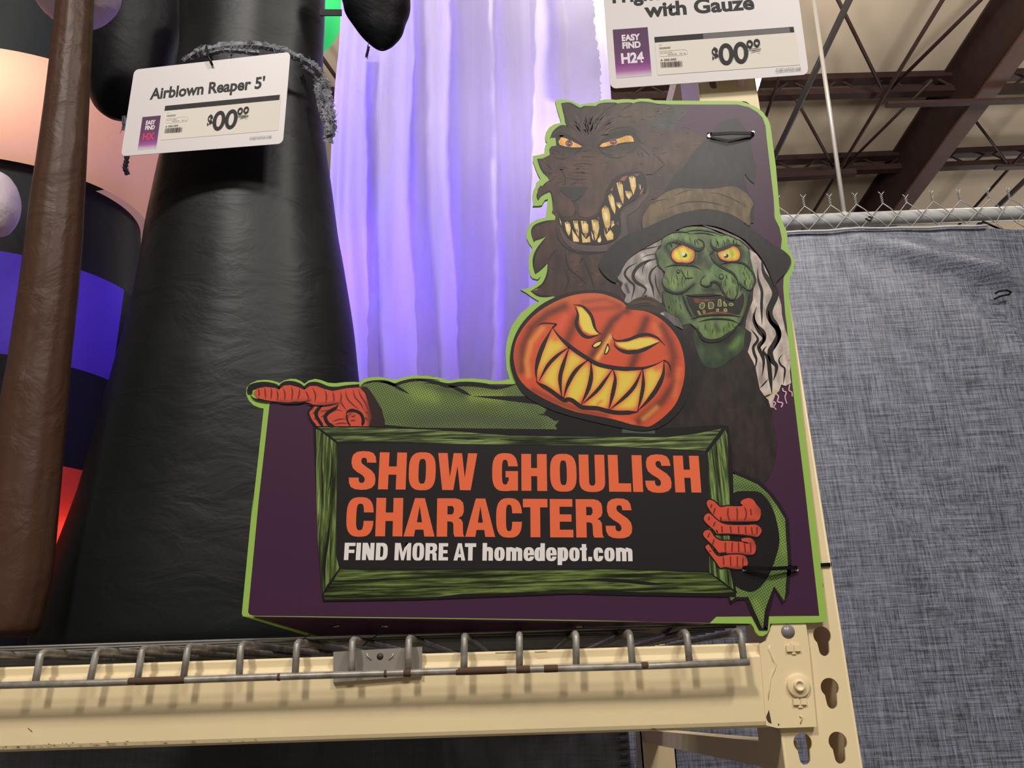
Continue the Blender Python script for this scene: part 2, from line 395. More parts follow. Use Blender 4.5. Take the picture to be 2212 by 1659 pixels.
# ears and hair masses
wf.fill(smooth(C("320,400 380,330 480,260 600,200 720,180 790,230 740,290 690,350 650,410 640,450 560,455 440,412"), True), (60, 57, 55), [(C("500,330 600,250"), 12, (50, 48, 48), .8)])
for t, wd in [("265,935 330,1080 410,1190", 2.6), ("270,1400 265,1450 275,1520", 2.2), ("310,1340 420,1250 540,1210", 1.6), ("440,650 500,545 600,470 690,468", 2.6), ("600,150 650,320 672,440 720,520", 2.4), ("600,150 720,150 860,222 930,200 1085,190", 2.6),
              ("1085,190 1150,155 1300,148 1375,155 1300,200 1180,260", 2.0), ("1375,155 1480,148 1600,155 1500,210 1420,290", 1.8), ("1600,155 1700,135 1850,145 2000,170", 2.2), ("1930,165 2100,175 2210,230", 1.8)]:
    wf.stroke(A(t), wd, DK, (1, 1))
for t, wd in [("280,215 310,160 380,110 450,95 480,200 482,330", 2.4), ("480,400 560,360", 1.5), ("185,720 190,630 250,560 400,510 510,490", 3), ("215,805 240,770 380,725", 2.4), ("235,1250 212,1120 240,950 390,720", 3), ("235,1250 330,1165 405,1100", 2.4),
              ("410,1100 405,1250 330,1400 170,1490", 2.6), ("170,1490 300,1555 490,1560", 3), ("560,890 480,960 400,1100", 1.6), ("650,900 700,1150 860,1300 960,1400", 2.2), ("900,1020 850,1120", 1.6), ("900,1000 1000,1250 1080,1500", 2), ("640,1500 700,1350 660,1200", 1.6), ("520,560 560,760 700,900 900,960 1200,940 1350,880 1450,800", 3)]:
    wf.stroke(B(t), wd, DK, (1, 1))
rnd = random.Random(3); Ink.layer += 1; wf.flat = True
for i in range(70):                                            # hair strokes running back from the brow
    a = rnd.uniform(-1.15, 1.25); r0 = rnd.uniform(10, 42); ln = rnd.uniform(12, 30); bx, by = A("1040,650")[0]
    x0, y0 = bx + math.sin(a) * r0 * 1.1, by - math.cos(a) * r0; x1, y1 = x0 + math.sin(a + .5) * ln * 1.3, y0 - math.cos(a + .3) * ln
    if y1 < 224 + abs(x1 - 1300) * .02: continue
    wf.stroke([(x0, y0), ((x0 + x1) / 2 + 2, (y0 + y1) / 2 - 1), (x1, y1)], rnd.uniform(.7, 1.6), rnd.choice([(20, 15, 14), (26, 20, 18), (96, 72, 60)]), (1, 1))
for i in range(110):                                           # short fur marks over cheeks and throat
    x, y = rnd.choice([(rnd.uniform(1290, 1440), rnd.uniform(330, 400)), (rnd.uniform(1180, 1330), rnd.uniform(555, 640)), (rnd.uniform(1400, 1500), rnd.uniform(260, 330)), (rnd.uniform(1185, 1260), rnd.uniform(350, 400)), (rnd.uniform(1380, 1440), rnd.uniform(380, 470)), (rnd.uniform(1330, 1500), rnd.uniform(232, 262))])
    wf.stroke([(x, y), (x + rnd.uniform(5, 9), y - rnd.uniform(-2, 3)), (x + rnd.uniform(11, 19), y - rnd.uniform(-4, 7))], rnd.uniform(.5, 1.1), rnd.choice([(26, 19, 18), (34, 26, 24), (98, 76, 64)]))
for t in ["910,830 960,812 1040,818", "870,910 960,900 1090,910", "760,1030 850,1002 940,1000 1060,1015", "720,1130 850,1122 1020,1140", "730,1215 860,1218 980,1213", "540,1020 610,1100 655,1200 650,1280 610,1325", "490,900 600,935 720,905", "455,800 540,820 600,870", "455,840 520,870",
          "1690,760 1780,820 1850,900", "1670,830 1700,900", "1720,830 1750,900", "1900,860 2050,1010 2000,1060", "1180,880 1380,920 1510,885", "2050,1010 1900,1140 1800,1150", "380,990 440,1050 480,1100", "360,1100 420,1135 500,1130"]:
    wf.stroke(A(t), 1.7, DK)
for t in ["860,800 960,840 1050,870", "780,960 900,950 1040,965", "760,1080 900,1070 1000,1080", "740,1170 900,1175 1000,1180", "780,1270 940,1270"]: wf.stroke(A(t), .9, (50, 36, 33))
# brow, eyes
wf.flat = False
wf.stroke(A("470,640 540,590 640,600 760,660 860,720 930,745"), 6.5, DK); wf.stroke(A("1120,745 1200,660 1340,595 1500,550 1620,580 1700,680 1760,720"), 6, DK)
wf.stroke(A("1250,560 1400,500 1560,490 1700,570"), 2.2, DK); wf.stroke(A("540,700 560,630 640,600"), 3, DK)
wf.stroke(A("1640,600 1660,720 1600,820 1500,850"), 3.2, (38, 30, 29)); wf.stroke(A("1130,780 1190,850 1330,880"), 2.2, DK); wf.stroke(A("900,770 850,820 780,860"), 2.4, DK)
for el, cx, cy in [("560,690 600,628 660,640 760,690 850,730 895,758 860,770 760,770 650,755 580,735", 715, 715), ("1130,760 1180,715 1300,680 1420,640 1520,605 1580,605 1610,640 1620,690 1500,695 1380,720 1260,750 1190,765", 1340, 692)]:
    ey = A(el); wf.stroke(ey + [ey[0]], 3.4, DK, (0, 0), sm=False)
    wf.fill(ey, (226, 172, 78), [([ey[-1]], 6, (226, 130, 84), .6), ([(ey[0][0] + 40, ey[0][1] + 4)], 8, (214, 120, 90), .3)], step=2)
    c0 = A("%d,%d" % (cx, cy))[0]
    pts = [(c0[0] + 9.5 * math.cos(t), c0[1] + 7.2 * math.sin(t)) for t in np.linspace(0, 6.28, 20)[:-1]]
    wf.fill(pts, (226, 172, 150))
    sp = [(c0[0] + (1 + t * .82) * math.cos(t * 1.9), c0[1] + (1 + t * .62) * math.sin(t * 1.9)) for t in np.linspace(0, 9.4, 44)]
    wf.stroke(sp, 1.3, (92, 42, 44), (0, 0), sm=False)
# nose and mouth
wf.fill(smooth(A("580,1360 620,1330 780,1325 960,1330 985,1352 930,1420 850,1490 780,1530 720,1500 650,1430"), True, 3), (40, 38, 38))
wf.stroke(A("780,1530 790,1600 800,1680 790,1750"), 2.2, DK)
wf.fill(smooth(B("540,150 550,330 590,430 680,450 770,420 790,350 770,250 640,140"), True), (78, 54, 47), [(B("560,400 640,440"), 8, (58, 42, 38), .8)])
wf.fill(smooth(B("800,270 815,380 870,440 980,455 1080,410 1150,290 1210,120 1260,-20 1080,-60 900,150"), True), (74, 54, 47), [(B("850,320 920,440 1060,400"), 8, (88, 62, 52), .6), (B("820,280 840,400"), 4, (40, 30, 30), .7)])
mouth = (B("565,430 620,465 700,480 800,470 850,470 950,480 1060,450 1120,390 1160,300 1200,200 1230,100 1245,0") + A("1240,1380 1280,1290 1340,1210 1430,1150 1550,1110 1680,1100 1750,1120 1790,1200 1800,1300 1790,1400")
  + B("1740,110 1640,200 1540,260 1450,330 1430,400 1440,500 1440,620 1400,720 1330,790 1200,830 1050,840 900,830 780,800 700,740 640,650 600,550"))
wf.stroke(B("560,560 620,690 700,800 820,865 1000,890 1200,885 1340,845 1450,760 1485,650 1472,500 1500,400 1600,330 1700,240 1800,130 1830,20"), 9, (78, 66, 66), (.6, .6))
wf.fill(smooth(mouth, True, 3), (22, 18, 19))
for t in ["1420,1230 1470,1180 1540,1165 1490,1240", "1620,1150 1705,1140 1680,1168 1640,1165", "1290,1380 1330,1320 1322,1380", "1760,1330 1740,1410 1700,1450 1725,1370"]: wf.fill(A(t), (150, 78, 74))
for t in ["1120,440 1140,480 1110,470", "1400,500 1405,570 1380,540"]: wf.fill(B(t), (140, 72, 70))
T1 = ["650,530 680,508 720,530 735,600 725,680 705,715 670,640", "765,500 830,500 850,620 845,730 800,650", "875,500 950,505 980,560 985,650 945,735 900,650", "1025,490 1080,480 1120,500 1135,600 1110,720 1085,780 1050,660", "1170,340 1215,285 1260,310 1290,420 1290,560 1245,660 1210,560 1180,450",
      "1260,150 1310,110 1340,180 1365,330 1355,410 1310,330 1275,230", "750,620 850,760 850,800 770,790", "885,680 950,760 1000,710 1010,800 900,810", "1020,640 1045,700 1060,785 1035,740", "1110,770 1150,700 1165,770 1150,805 1115,800", "1200,600 1230,700 1290,620 1335,690 1330,760 1250,780 1212,700",
      "1310,500 1340,500 1350,560 1300,600", "1375,240 1440,245 1450,290 1420,330 1380,280", "1500,80 1580,90 1600,140 1550,200 1515,150", "570,450 600,520 605,570 585,520"]
T2 = ["1375,1270 1430,1250 1465,1300 1480,1480 1470,1570 1430,1480 1395,1350", "1550,1190 1600,1165 1640,1190 1655,1320 1615,1440 1580,1340", "1690,1290 1720,1300 1715,1370 1700,1340"]
teeth_marks = []
for cr, lst in ((B, T1), (A, T2)):
    for t in lst:
        q = cr(t); cx = sum(p[0] for p in q) / len(q); cy = sum(p[1] for p in q) / len(q)
        wf.fill(q, (216, 178, 96), [([(cx - 1.5, cy - 7), (cx + 1, cy + 5)], 3.2, (232, 216, 176), .8)], step=1.6)
        top = min(p[1] for p in q)
        for k in range(3): teeth_marks.append([(cx - 4 + 3.4 * k, top - 1), (cx - 3.6 + 3.4 * k, top + 5 + 3 * rnd.random())])
        Ink.layer -= .5
Ink.layer += 1
for q in teeth_marks: wf.stroke(q, 1.0, (40, 32, 30), (0, 1))
wf.build('werewolf_picture', M_fur, sign)

# ---- witch
wt = Ink(YS)
wt.fill([(1330, 600), (1400, 640), (1560, 560), (1640, 640)] + G("1150,880 1170,1050 1360,1330 1350,1450 1375,1659") + K("1870,90 1900,250 1890,450 1820,650 1750,740") + [(1590, 1030), (1575, 940), (1400, 935), (1180, 933), (1120, 860), (1200, 800), (1400, 700)], (46, 38, 37),
        [([(1560, 850), (1640, 980)], 24, (54, 45, 43), .8), ([(1500, 760), (1490, 860), (1440, 920)], 16, (36, 30, 30), .9)], step=6)
hat = (C("1130,440 1145,395 1170,370 1250,330 1380,305 1420,340 1500,450 1550,580 1590,750 1615,850 1622,950 1600,1090 1560,1060 1520,1020 1490,970 1480,1020 1500,1080 1520,1180 1600,1310 1590,1560 1000,1560 300,1620 400,1350 520,1190 560,1120 650,980 780,860 850,740 960,620 1100,520"))
wt.fill(hat, (33, 31, 33), [(C("1000,800 1300,900"), 30, (50, 48, 48), .7)], step=6)
band = smooth(C("265,1610 258,1500 290,1430 350,1340 430,1270 540,1190 680,1140 850,1140 1100,1145 1250,1120 1360,1115 1440,1150 1530,1220 1580,1290 1595,1340 1562,1400 1555,1480 1545,1590 1450,1530 1300,1450 1100,1400 950,1400 750,1440 550,1510 380,1580 285,1625"), True, 3)
wt.fill(band, (104, 86, 60), [(C("500,1250 900,1200"), 14, (116, 98, 70), .6), (C("300,1580 600,1450"), 9, (88, 74, 54), .6)], step=4)
for t, wd in [("550,1390 750,1320 900,1302 1100,1318 1330,1382", 2.4), ("1050,1195 1200,1215 1400,1300 1540,1390", 2), ("360,1340 450,1290 570,1275", 2), ("640,1240 740,1190 880,1150", 1.6)]: wt.stroke(C(t), wd, (52, 40, 34))
wt.stroke(band + [band[0]], 1.4, (40, 34, 32), (0, 0), sm=False)
# hair
LW = Ink.layer
hl = D("650,480 500,560 380,620 280,710 220,810 170,880 180,920 230,960 210,1010 230,1060 262,1100 245,1165 300,1180 480,1110 660,1180 680,1000 650,800 640,600")
wt.fill(smooth(hl, True, 3), (142, 134, 132), [(D("430,660 500,760"), 7, (198, 188, 182), .8), (D("420,900 380,860"), 6, (190, 182, 176), .8), (D("500,1000 520,1080"), 6, (196, 186, 180), .8), (D("620,650 640,1100"), 8, (84, 76, 74), .8), (D("260,980 290,1060"), 3.4, (50, 44, 46), 1)], step=2.4)
hr = (D("1600,590 1680,650 1750,750 1800,850 1850,950 1880,1020 1920,1100 1950,1200 1955,1300 1990,1450 2020,1550") + G("1500,100 1560,260 1590,400 1600,560 1615,680 1600,800 1620,960 1540,1000 1480,980 1450,1070 1400,1120 1370,1200 1370,1310 1330,1300 1300,1200 1250,1150 1180,1050 1150,900 1120,740 1080,650 1010,520 1060,350 1060,250 975,190 990,60")
  + D("1560,1400 1600,1250 1640,1150 1650,1000 1660,880 1610,700"))
wt.fill(hr, (198, 184, 174), [(D("1700,760 1700,900 1650,1100"), 8, (140, 130, 124), .7), (D("1820,1100 1790,1300 1850,1450"), 7, (150, 140, 132), .5), (G("1480,420 1480,700"), 6, (150, 140, 130), .7), (G("1280,200 1330,350"), 6, (148, 138, 130), .7), (G("1190,700 1200,950"), 7, (150, 140, 130), .7), (G("1230,1150 1400,1080"), 7, (170, 160, 116), .8), (D("1600,1250 1570,1500"), 8, (110, 100, 96), .8)], step=2.6)
for cr, t, wd in [(D, "630,560 450,598 370,632", 3), (D, "620,640 500,660 430,690", 2), (D, "630,690 480,730 380,800 340,880 370,950 450,1000 478,1040 425,1125", 7), (D, "380,740 280,800 250,870 300,940 352,1000 320,1150", 5), (D, "640,745 540,830 520,920 550,1010 570,1130", 5), (D, "580,850 590,980 645,1120", 3), (D, "520,700 450,790 445,880", 2),
                  (D, "1735,690 1760,850 1850,980 1885,1090 1822,1250 1835,1350 1905,1450 1925,1560 1870,1680", 14), (G, "1300,-60 1330,90 1425,200 1442,300 1380,420 1325,520 1350,640 1412,720 1400,830 1370,920", 12), (D, "1690,800 1700,930 1738,1050 1735,1200 1740,1420", 6), (D, "1680,1220 1650,1350 1700,1480 1765,1570 1700,1680", 7),
                  (G, "1085,-20 1130,130 1235,250 1235,350 1165,450 1225,600 1232,720 1210,860", 8), (G, "1050,200 1152,340 1090,450 1100,540 1132,640 1105,780", 6), (G, "1275,440 1230,510 1290,600 1310,700 1330,900 1350,1110", 9), (G, "1510,550 1450,620 1470,700 1530,760 1520,900 1508,980", 4), (G, "1300,900 1230,980 1180,1030", 3), (G, "1350,1110 1260,1150 1210,1170", 3), (G, "1260,1180 1300,1300", 3), (D, "1740,700 1900,950", 0.1)]:
    wt.stroke(cr(t), wd * .82, (26, 20, 19), (1, 1))
for t in ["1350,1210 1400,1240 1380,1290 1410,1335", "1410,1110 1442,1150 1430,1220 1500,1240 1480,1300", "1500,1030 1510,1070 1550,1090 1535,1160 1560,1250", "1600,980 1590,1060 1630,1090 1635,1150", "1600,560 1540,620 1590,640 1600,600"]: wt.stroke(G(t), 2.2, (206, 160, 176), (0, 0))
brim = D("450,375 560,330 750,240 900,190 1100,170 1250,190 1400,240 1600,350 1750,460 1870,550 1960,600 2040,670 2056,740 2030,800 1990,860 1900,950 1880,1005 1850,930 1800,810 1740,700 1650,590 1550,490 1400,410 1250,350 1080,330 900,350 750,420 650,480 500,560 350,650 260,730 210,830 170,900 150,960 60,910 -10,830 -30,740 100,560 250,450")
# neck, face
wt.fill(smooth(G("250,250 290,500 370,680 450,740 600,740 750,640 930,500 960,330 960,200 700,100 400,100"), True), (50, 66, 44), [(G("800,450 900,330"), 9, (92, 124, 62), .9), (G("620,580 560,480"), 8, (70, 86, 56), .8), (G("350,500 400,600"), 8, (74, 88, 66), .6), (G("400,340 700,370 820,250"), 9, (34, 34, 30), .95)], step=3)
face = F_("400,262 480,215 620,190 780,200 900,240 1010,290 1120,300 1240,340 1350,420 1430,520 1440,640 1470,760 1500,860 1502,960 1470,1050 1430,1110 1400,1200 1390,1330 1350,1450 1300,1540 1230,1600") + G("880,110 820,200 700,300 600,348 480,356 380,320 300,210 200,120") + F_("470,1580 350,1530 270,1440 210,1250 200,1100 210,950 240,830 150,740 130,650 105,570 130,510 190,440 200,360 280,290")
GD = (22, 26, 18); GM = (98, 119, 76)
fops = [(F_("250,480 330,600 400,700 560,730 700,680 740,560 600,470 420,430"), 8, (30, 40, 28), .95), (F_("900,560 960,680 1100,710 1280,690 1320,560 1250,450 1050,500"), 8, (42, 52, 38), .95), (F_("720,560 700,700 800,640 860,760"), 9, (52, 56, 40), .8), (F_("760,260 800,400 880,500"), 7, (96, 104, 74), .5),
        (F_("260,340 420,310 600,370 720,440"), 7, (108, 140, 84), .8), (F_("980,380 1150,350 1280,400"), 8, (108, 140, 82), .8), (F_("160,600 230,680"), 8, (64, 84, 54), .7), (F_("450,900 360,1000"), 14, (118, 144, 76), .75), (F_("620,830 500,820"), 9, (110, 136, 74), .7), (F_("1350,800 1420,950 1380,1020"), 10, (112, 140, 74), .75), (F_("1200,740 1300,760"), 8, (104, 132, 72), .6),
        (F_("600,1090 700,1100"), 8, (92, 118, 62), .6), (F_("800,1080 1000,1080 960,1000"), 9, (46, 50, 36), .95), (F_("230,1150 300,1400 500,1560"), 13, (62, 80, 50), .85), (F_("500,1180 560,1350 640,1480"), 7, (44, 50, 38), .85), (F_("1400,1150 1360,1400"), 9, (58, 76, 46), .9), (F_("240,1090 420,1150 560,1080 650,1000"), 6, (40, 48, 34), .85), (F_("1290,1000 1340,1080 1420,1110"), 6, (40, 46, 34), .85),
        (G("450,200 600,300 750,180"), 11, (104, 136, 62), .75), (G("560,150 600,210"), 6, (50, 62, 36), .7), (F_("900,1480 1100,1480"), 8, (92, 110, 66), .6), (F_("1440,560 1450,760"), 7, (50, 62, 44), .8), (F_("880,880 820,960"), 6, (112, 136, 92), .6), (F_("640,1160 900,1150"), 3, (40, 44, 34), .8)]
wt.fat = 1.55; wt.fill(smooth(face, True, 2), GM, fops, step=2.1)
wt.fill(smooth(F_("930,720 1050,770 1150,840 1225,930 1255,1020 1245,1130 1190,1208 1120,1185 1060,1080 1010,980 950,900 880,800"), True, 3), (98, 126, 74), [(F_("1060,860 1150,960 1180,1060"), 9, (116, 142, 84), .8), (F_("1060,1090 1150,1180"), 6, (120, 110, 70), .7), (F_("940,880 1000,980"), 4, (54, 66, 44), .8), (F_("1240,930 1260,1100"), 3.5, (70, 84, 52), .8)], step=2)
wt.fill(smooth(F_("545,1168 700,1160 900,1155 1040,1160 1110,1210 1200,1232 1290,1170 1330,1125 1352,1180 1340,1300 1300,1400 1260,1430 1000,1420 850,1430 700,1462 640,1420 570,1290"), True, 3), (32, 26, 24))
wt.fill(F_("640,1200 780,1212 960,1207 880,1232 700,1268 655,1255"), (122, 66, 44), [(F_("680,1240 760,1240"), 4, (90, 50, 36), .7)], step=2)
wt.stroke(F_("695,1448 850,1412 1020,1400 1200,1420"), 3, (124, 70, 50))
for t in ["725,1290 760,1260 795,1270 790,1330 755,1355 725,1330", "850,1260 900,1250 925,1290 915,1340 850,1350", "990,1220 1020,1215 1030,1310 980,1310", "1060,1230 1080,1270 1105,1290 1100,1310 1065,1310", "1140,1270 1190,1270 1195,1300 1140,1300", "690,1375 715,1380 742,1430 715,1425", "770,1370 800,1370 800,1415 775,1410", "960,1350 990,1350 988,1385 960,1385", "1070,1350 1100,1345 1110,1385 1065,1380"]:
    q = F_(t); wt.fill(q, (92, 92, 56)); wt.stroke(q + [q[0]], 1.1, (170, 168, 100), (0, 0), sm=False)
for ey, cc, pp in [("330,600 350,530 420,480 490,455 570,490 640,530 655,600 630,670 560,700 480,695 400,690 350,650", "490,590", (515, 596)), ("980,560 1040,530 1120,490 1200,470 1260,500 1290,570 1280,640 1230,670 1120,675 1040,655 1000,620", "1190,580", (1096, 602))]:
    q = smooth(F_(ey), True, 3); wt.stroke(q + [q[0]], 3, (36, 34, 28), (0, 0), sm=False)
    wt.fill(q, (216, 204, 62), [(q + [q[0]], 5, (220, 96, 58), .95), (F_(cc), 7, (190, 204, 70), .7)], step=1.6)
    px, py = F_("%d,%d" % pp)[0]
    wt.fill([(px + 5.4 * math.cos(a), py + 4.6 * math.sin(a)) for a in np.linspace(0, 6.28, 16)[:-1]], (40, 38, 32)); wt.fill([(px - 3.2 + 4 * math.cos(a), py - 2.6 + 3.8 * math.sin(a)) for a in np.linspace(0, 6.28, 16)[:-1]], (206, 204, 196))
for t, wd in [("250,470 290,420 420,405 540,450 640,495 720,515 785,470 770,400 700,360", 4.4), ("885,360 885,440 940,505 1020,515 1120,480 1210,440 1300,465", 4.4), ("870,590 930,685 1050,765 1180,840 1245,920 1275,1010 1290,1000", 3.4), ("1270,1000 1256,1120 1222,1205 1180,1218 1110,1190 1050,1100 1020,1030 990,990 940,965 885,978 890,1005 830,1032 770,1020 738,985 755,920 815,870", 3),
              ("240,765 350,730 500,725 640,742 740,790", 2.4), ("200,900 205,1000 270,1085 380,1125 490,1112 580,1050 650,985", 3), ("1000,725 1150,690 1320,700 1430,780 1490,880 1503,970 1440,1085 1350,1045 1280,980", 2.6), ("190,440 200,360 290,290 400,262 540,270 600,300", 2), ("520,262 700,238 900,265 1020,310", 1.6), ("600,290 780,280 960,320", 1.4), ("1010,310 1130,300 1250,345 1350,420 1430,520", 2.4),
              ("130,510 105,570 130,650 150,740 240,830", 2.4), ("190,440 130,510", 2.4), ("600,1490 800,1442 1100,1430 1320,1462", 2.4), ("700,1530 900,1488 1150,1500 1290,1560", 2), ("520,1150 640,1160 900,1150 1040,1155", 3), ("860,590 940,510", 2.4), ("470,1110 500,1200 560,1350 620,1460", 2.6), ("200,1100 215,1260 280,1440 470,1580", 3.4), ("1430,1110 1392,1330 1300,1540 1210,1610", 3.4), ("510,910 570,915 640,905", 1.2), ("450,780 520,900 540,960", 1.1)]:
    wt.stroke(F_(t), wd, GD)
wt.stroke(G("200,120 300,210 380,330 480,365 600,352 700,300 830,200 900,100"), 5, (32, 30, 28))
Ink.layer += 1; wt.flat = True
for i in range(120):                                            # creases across the skin
    x, y = rnd.choice([(rnd.uniform(225, 560), rnd.uniform(780, 1080)), (rnd.uniform(1280, 1480), rnd.uniform(730, 1010)), (rnd.uniform(560, 1200), rnd.uniform(1480, 1640)), (rnd.uniform(240, 450), rnd.uniform(1150, 1500)), (rnd.uniform(1010, 1240), rnd.uniform(850, 1100)), (rnd.uniform(250, 700), rnd.uniform(300, 420)), (rnd.uniform(940, 1280), rnd.uniform(330, 430))])
    dx = rnd.uniform(-25, 35); dy = rnd.uniform(50, 110)
    wt.stroke(F_("%f,%f %f,%f %f,%f" % (x, y, x + dx * .6, y + dy * .5, x + dx, y + dy)), rnd.uniform(.5, 1.1), (56, 70, 44))
wt.flat = False
for cx, cy, rr in [(425, 820, 3.2), (1030, 890, 5)]:
    c0 = F_("%d,%d" % (cx, cy))[0]
    wt.fill([(c0[0] + rr * math.cos(a), c0[1] + rr * math.sin(a)) for a in np.linspace(0, 6.28, 14)[:-1]], (96, 122, 74)); wt.stroke([(c0[0] + rr * math.cos(a), c0[1] + rr * math.sin(a)) for a in np.linspace(0, 6.28, 14)], 1.2, GD, (0, 0), sm=False)
wt.fill(smooth(brim, True, 2), (33, 30, 31), [(D("1300,250 1600,430 1900,700"), 12, (38, 35, 36), .6)], step=5)
wt.stroke(D("1100,335 1250,380 1400,440 1520,500 1600,580"), 3, (120, 108, 110))
wt.stroke(D("600,1260 700,1330 800,1380 880,1460"), 11, (104, 94, 98), (.3, 1)); wt.stroke(D("620,1275 680,1310"), 4, (170, 160, 160))
wt.build('witch_picture', M_scr, sign); LWITCH = Ink.layer; Ink.layer = LW

# ---- pumpkin figure: sleeves, then frame, then hands and head
sl = Ink(YS)
ls = H("1350,215 1480,180 1600,176 1720,195 1850,165 2000,155 2212,180") + J("60,190 180,200 340,225 480,205 620,205 760,235 880,258 980,232 1100,195 1180,270 1310,380 1340,420 1410,470 1380,520 1310,530 1420,550 1500,600 1550,590 1500,650 1525,690 800,690 0,680") + H("1620,658 1600,560 1560,440 1480,330 1400,230")
sl.fill(ls, (102, 122, 68), [(J("0,600 600,560 1300,640"), 22, (84, 96, 66), .9), (J("100,240 340,260 560,330"), 8, (76, 90, 56), .8), (J("600,330 900,340"), 12, (146, 164, 78), .8), (J("0,330 200,360"), 12, (138, 158, 76), .7), (H("1900,260 2100,300"), 14, (134, 158, 80), .7), (H("1640,560 2000,600"), 14, (86, 102, 62), .6), (J("1150,330 1300,500"), 12, (90, 110, 74), .7), (J("700,460 850,480"), 9, (98, 108, 50), .6)], step=3)
rs = K("1400,610 1550,670 1700,740 1800,830 1900,960 1990,1110 2000,1300 2015,1500 2022,1640") + L_("1020,830 1000,1040 1000,1100 985,1195 890,1050 830,1200 800,1300 785,1472 768,1460 700,1330 620,1150 500,1150 455,1188 445,1140 520,1110 470,1000 470,600 470,100")
sl.build('left_sleeve_picture', M_wv, sign); sl = Ink(YS)
q = rs + [rs[0]]; sl.stroke(q, 13, (38, 26, 34), (0, 0), sm=False)
sl.fill(rs, (108, 134, 70), [(L_("900,300 960,500 980,700"), 9, (128, 158, 78), .8), (K("1450,760 1650,780 1800,900"), 8, (88, 110, 60), .8), (L_("640,1180 850,900"), 10, (98, 126, 64), .8), (L_("700,1200 770,1350"), 8, (134, 162, 80), .7)], step=3)
sl.stroke(L_("620,1150 700,1330 775,1475 800,1300 835,1190 890,1050"), 2.6, (30, 26, 26), (0, 0)); sl.stroke(L_("890,1050 985,1195 1000,1100"), 2, (34, 28, 28))
sl.fill(smooth(K("1415,835 1600,808 1730,830 1830,950 1890,1100 1930,1350 1880,1560") + L_("870,850 820,960 740,1060 660,1100 600,1090 530,1060 470,980 450,700 440,300"), True, 3), (30, 27, 28))
sl.build('right_sleeve_picture', M_wv, sign)
bk_ = Ink(YS)
for pts, wd in [(H("1345,232 1390,190 1470,170 1560,168 1640,178 1720,205 1800,180 1900,158 2020,150 2140,152 2212,160"), 5), (J("0,155 100,165 220,185 340,215 470,200 600,200 740,215 860,238 980,225 1100,192"), 8), (H("1560,170 1680,195 1780,250 1880,305"), 5), (J("340,215 430,245 520,290 590,325"), 6)]: bk_.stroke(pts, wd, INKB, (1, 1))
bk_.fill([(676, 915)] + H("1600,640") + J("0,672 1500,690") + [(1300, 932), (1560, 918), (1574, 920), (1583, 1010), (1590, 1290), (1400, 1287), (1233, 1283), (900, 1296), (697, 1299), (684, 1100)], INKB)
bk_.fill(J("600,330 1200,330 1330,400 1420,475 1395,520 1440,545 1510,600 1560,585 1515,650 1540,700 1800,740 2300,700 2300,600 1800,480"), INKB)
bk_.fill(K("215,175 230,120 400,140 580,150 575,185"), (66, 84, 66)); bk_.stroke(K("350,155 480,140 600,135"), 2, INKB)
fx = Ink(YS)
fx.fill(H("890,668 1500,672 2212,698") + J("400,712 1000,758 1500,768 2212,775") + K("300,220 700,225 1000,190 1300,130 1125,368 600,345 0,320") + J("2212,870 1500,862 1000,855 500,850 0,838") + H("1900,828 1500,822 1105,825"), (120, 138, 80))
fx.fill(I_("1130,752 1500,762 2212,760") + M("0,594 600,600 1300,590 2070,620") + L_("250,915 488,1100") + M("2212,795 1600,788 1150,775 1000,795 0,800") + I_("2212,1050 1500,1072 960,1080 945,1035"), (98, 114, 58))
fz = Ink(YS)
fz.fill(H("870,690 890,690 1090,845 1100,880 1085,1659") + I_("1085,600 1105,680 1120,740 985,930 940,1020 920,900 890,500 870,0"), (118, 140, 74))
fz2 = Ink(YS)
fz2.fill(K("1340,145 1365,200 1375,500 1390,960") + L_("445,880 490,1080 240,905 240,740 235,180") + K("1160,870 1145,400"), (118, 144, 78))
bk_.build('frame_shadow_picture', M_ink, sign); fx.build('frame_rails_picture', M_wx, sign); fz.build('frame_stile_picture', M_wz, sign); fz2.build('frame_stile_picture', M_wz, sign)
fb = Ink(YS)
for q_, wd in [(H("880,668 1000,755 1100,835"), 3), (H("1030,850 1040,1100 1000,1400"), 2.4), (I_("1030,100 1000,400 960,700 970,1000"), 4.5), (I_("1130,745 1060,850 945,1030"), 3), (K("1340,140 1240,260 1130,375"), 4), (L_("240,910 370,1000 490,1100"), 3), (M("1000,675 1350,690 1620,715 1800,712"), 6), (J("250,790 500,785 750,800"), 2.6), (J("900,800 1300,815"), 2), (L_("425,880 430,1040"), 2.4), (H("930,1000 940,1300 950,1600"), 2)]: fb.stroke(q_, wd, INKB)
fb.fill(H("1098,850 2212,840") + J("0,848 1500,872 2212,878") + K("0,326 600,352 1130,378 1142,500 1160,880") + L_("232,180 240,800 245,905 200,900") + M("2060,615 1300,585 600,594 0,588") + I_("2212,752 1500,755 1128,745 1090,600 1088,100") + H("1086,1659 1098,900"), (32, 29, 30))
fb.build('black_panel_picture', M_ink, sign)

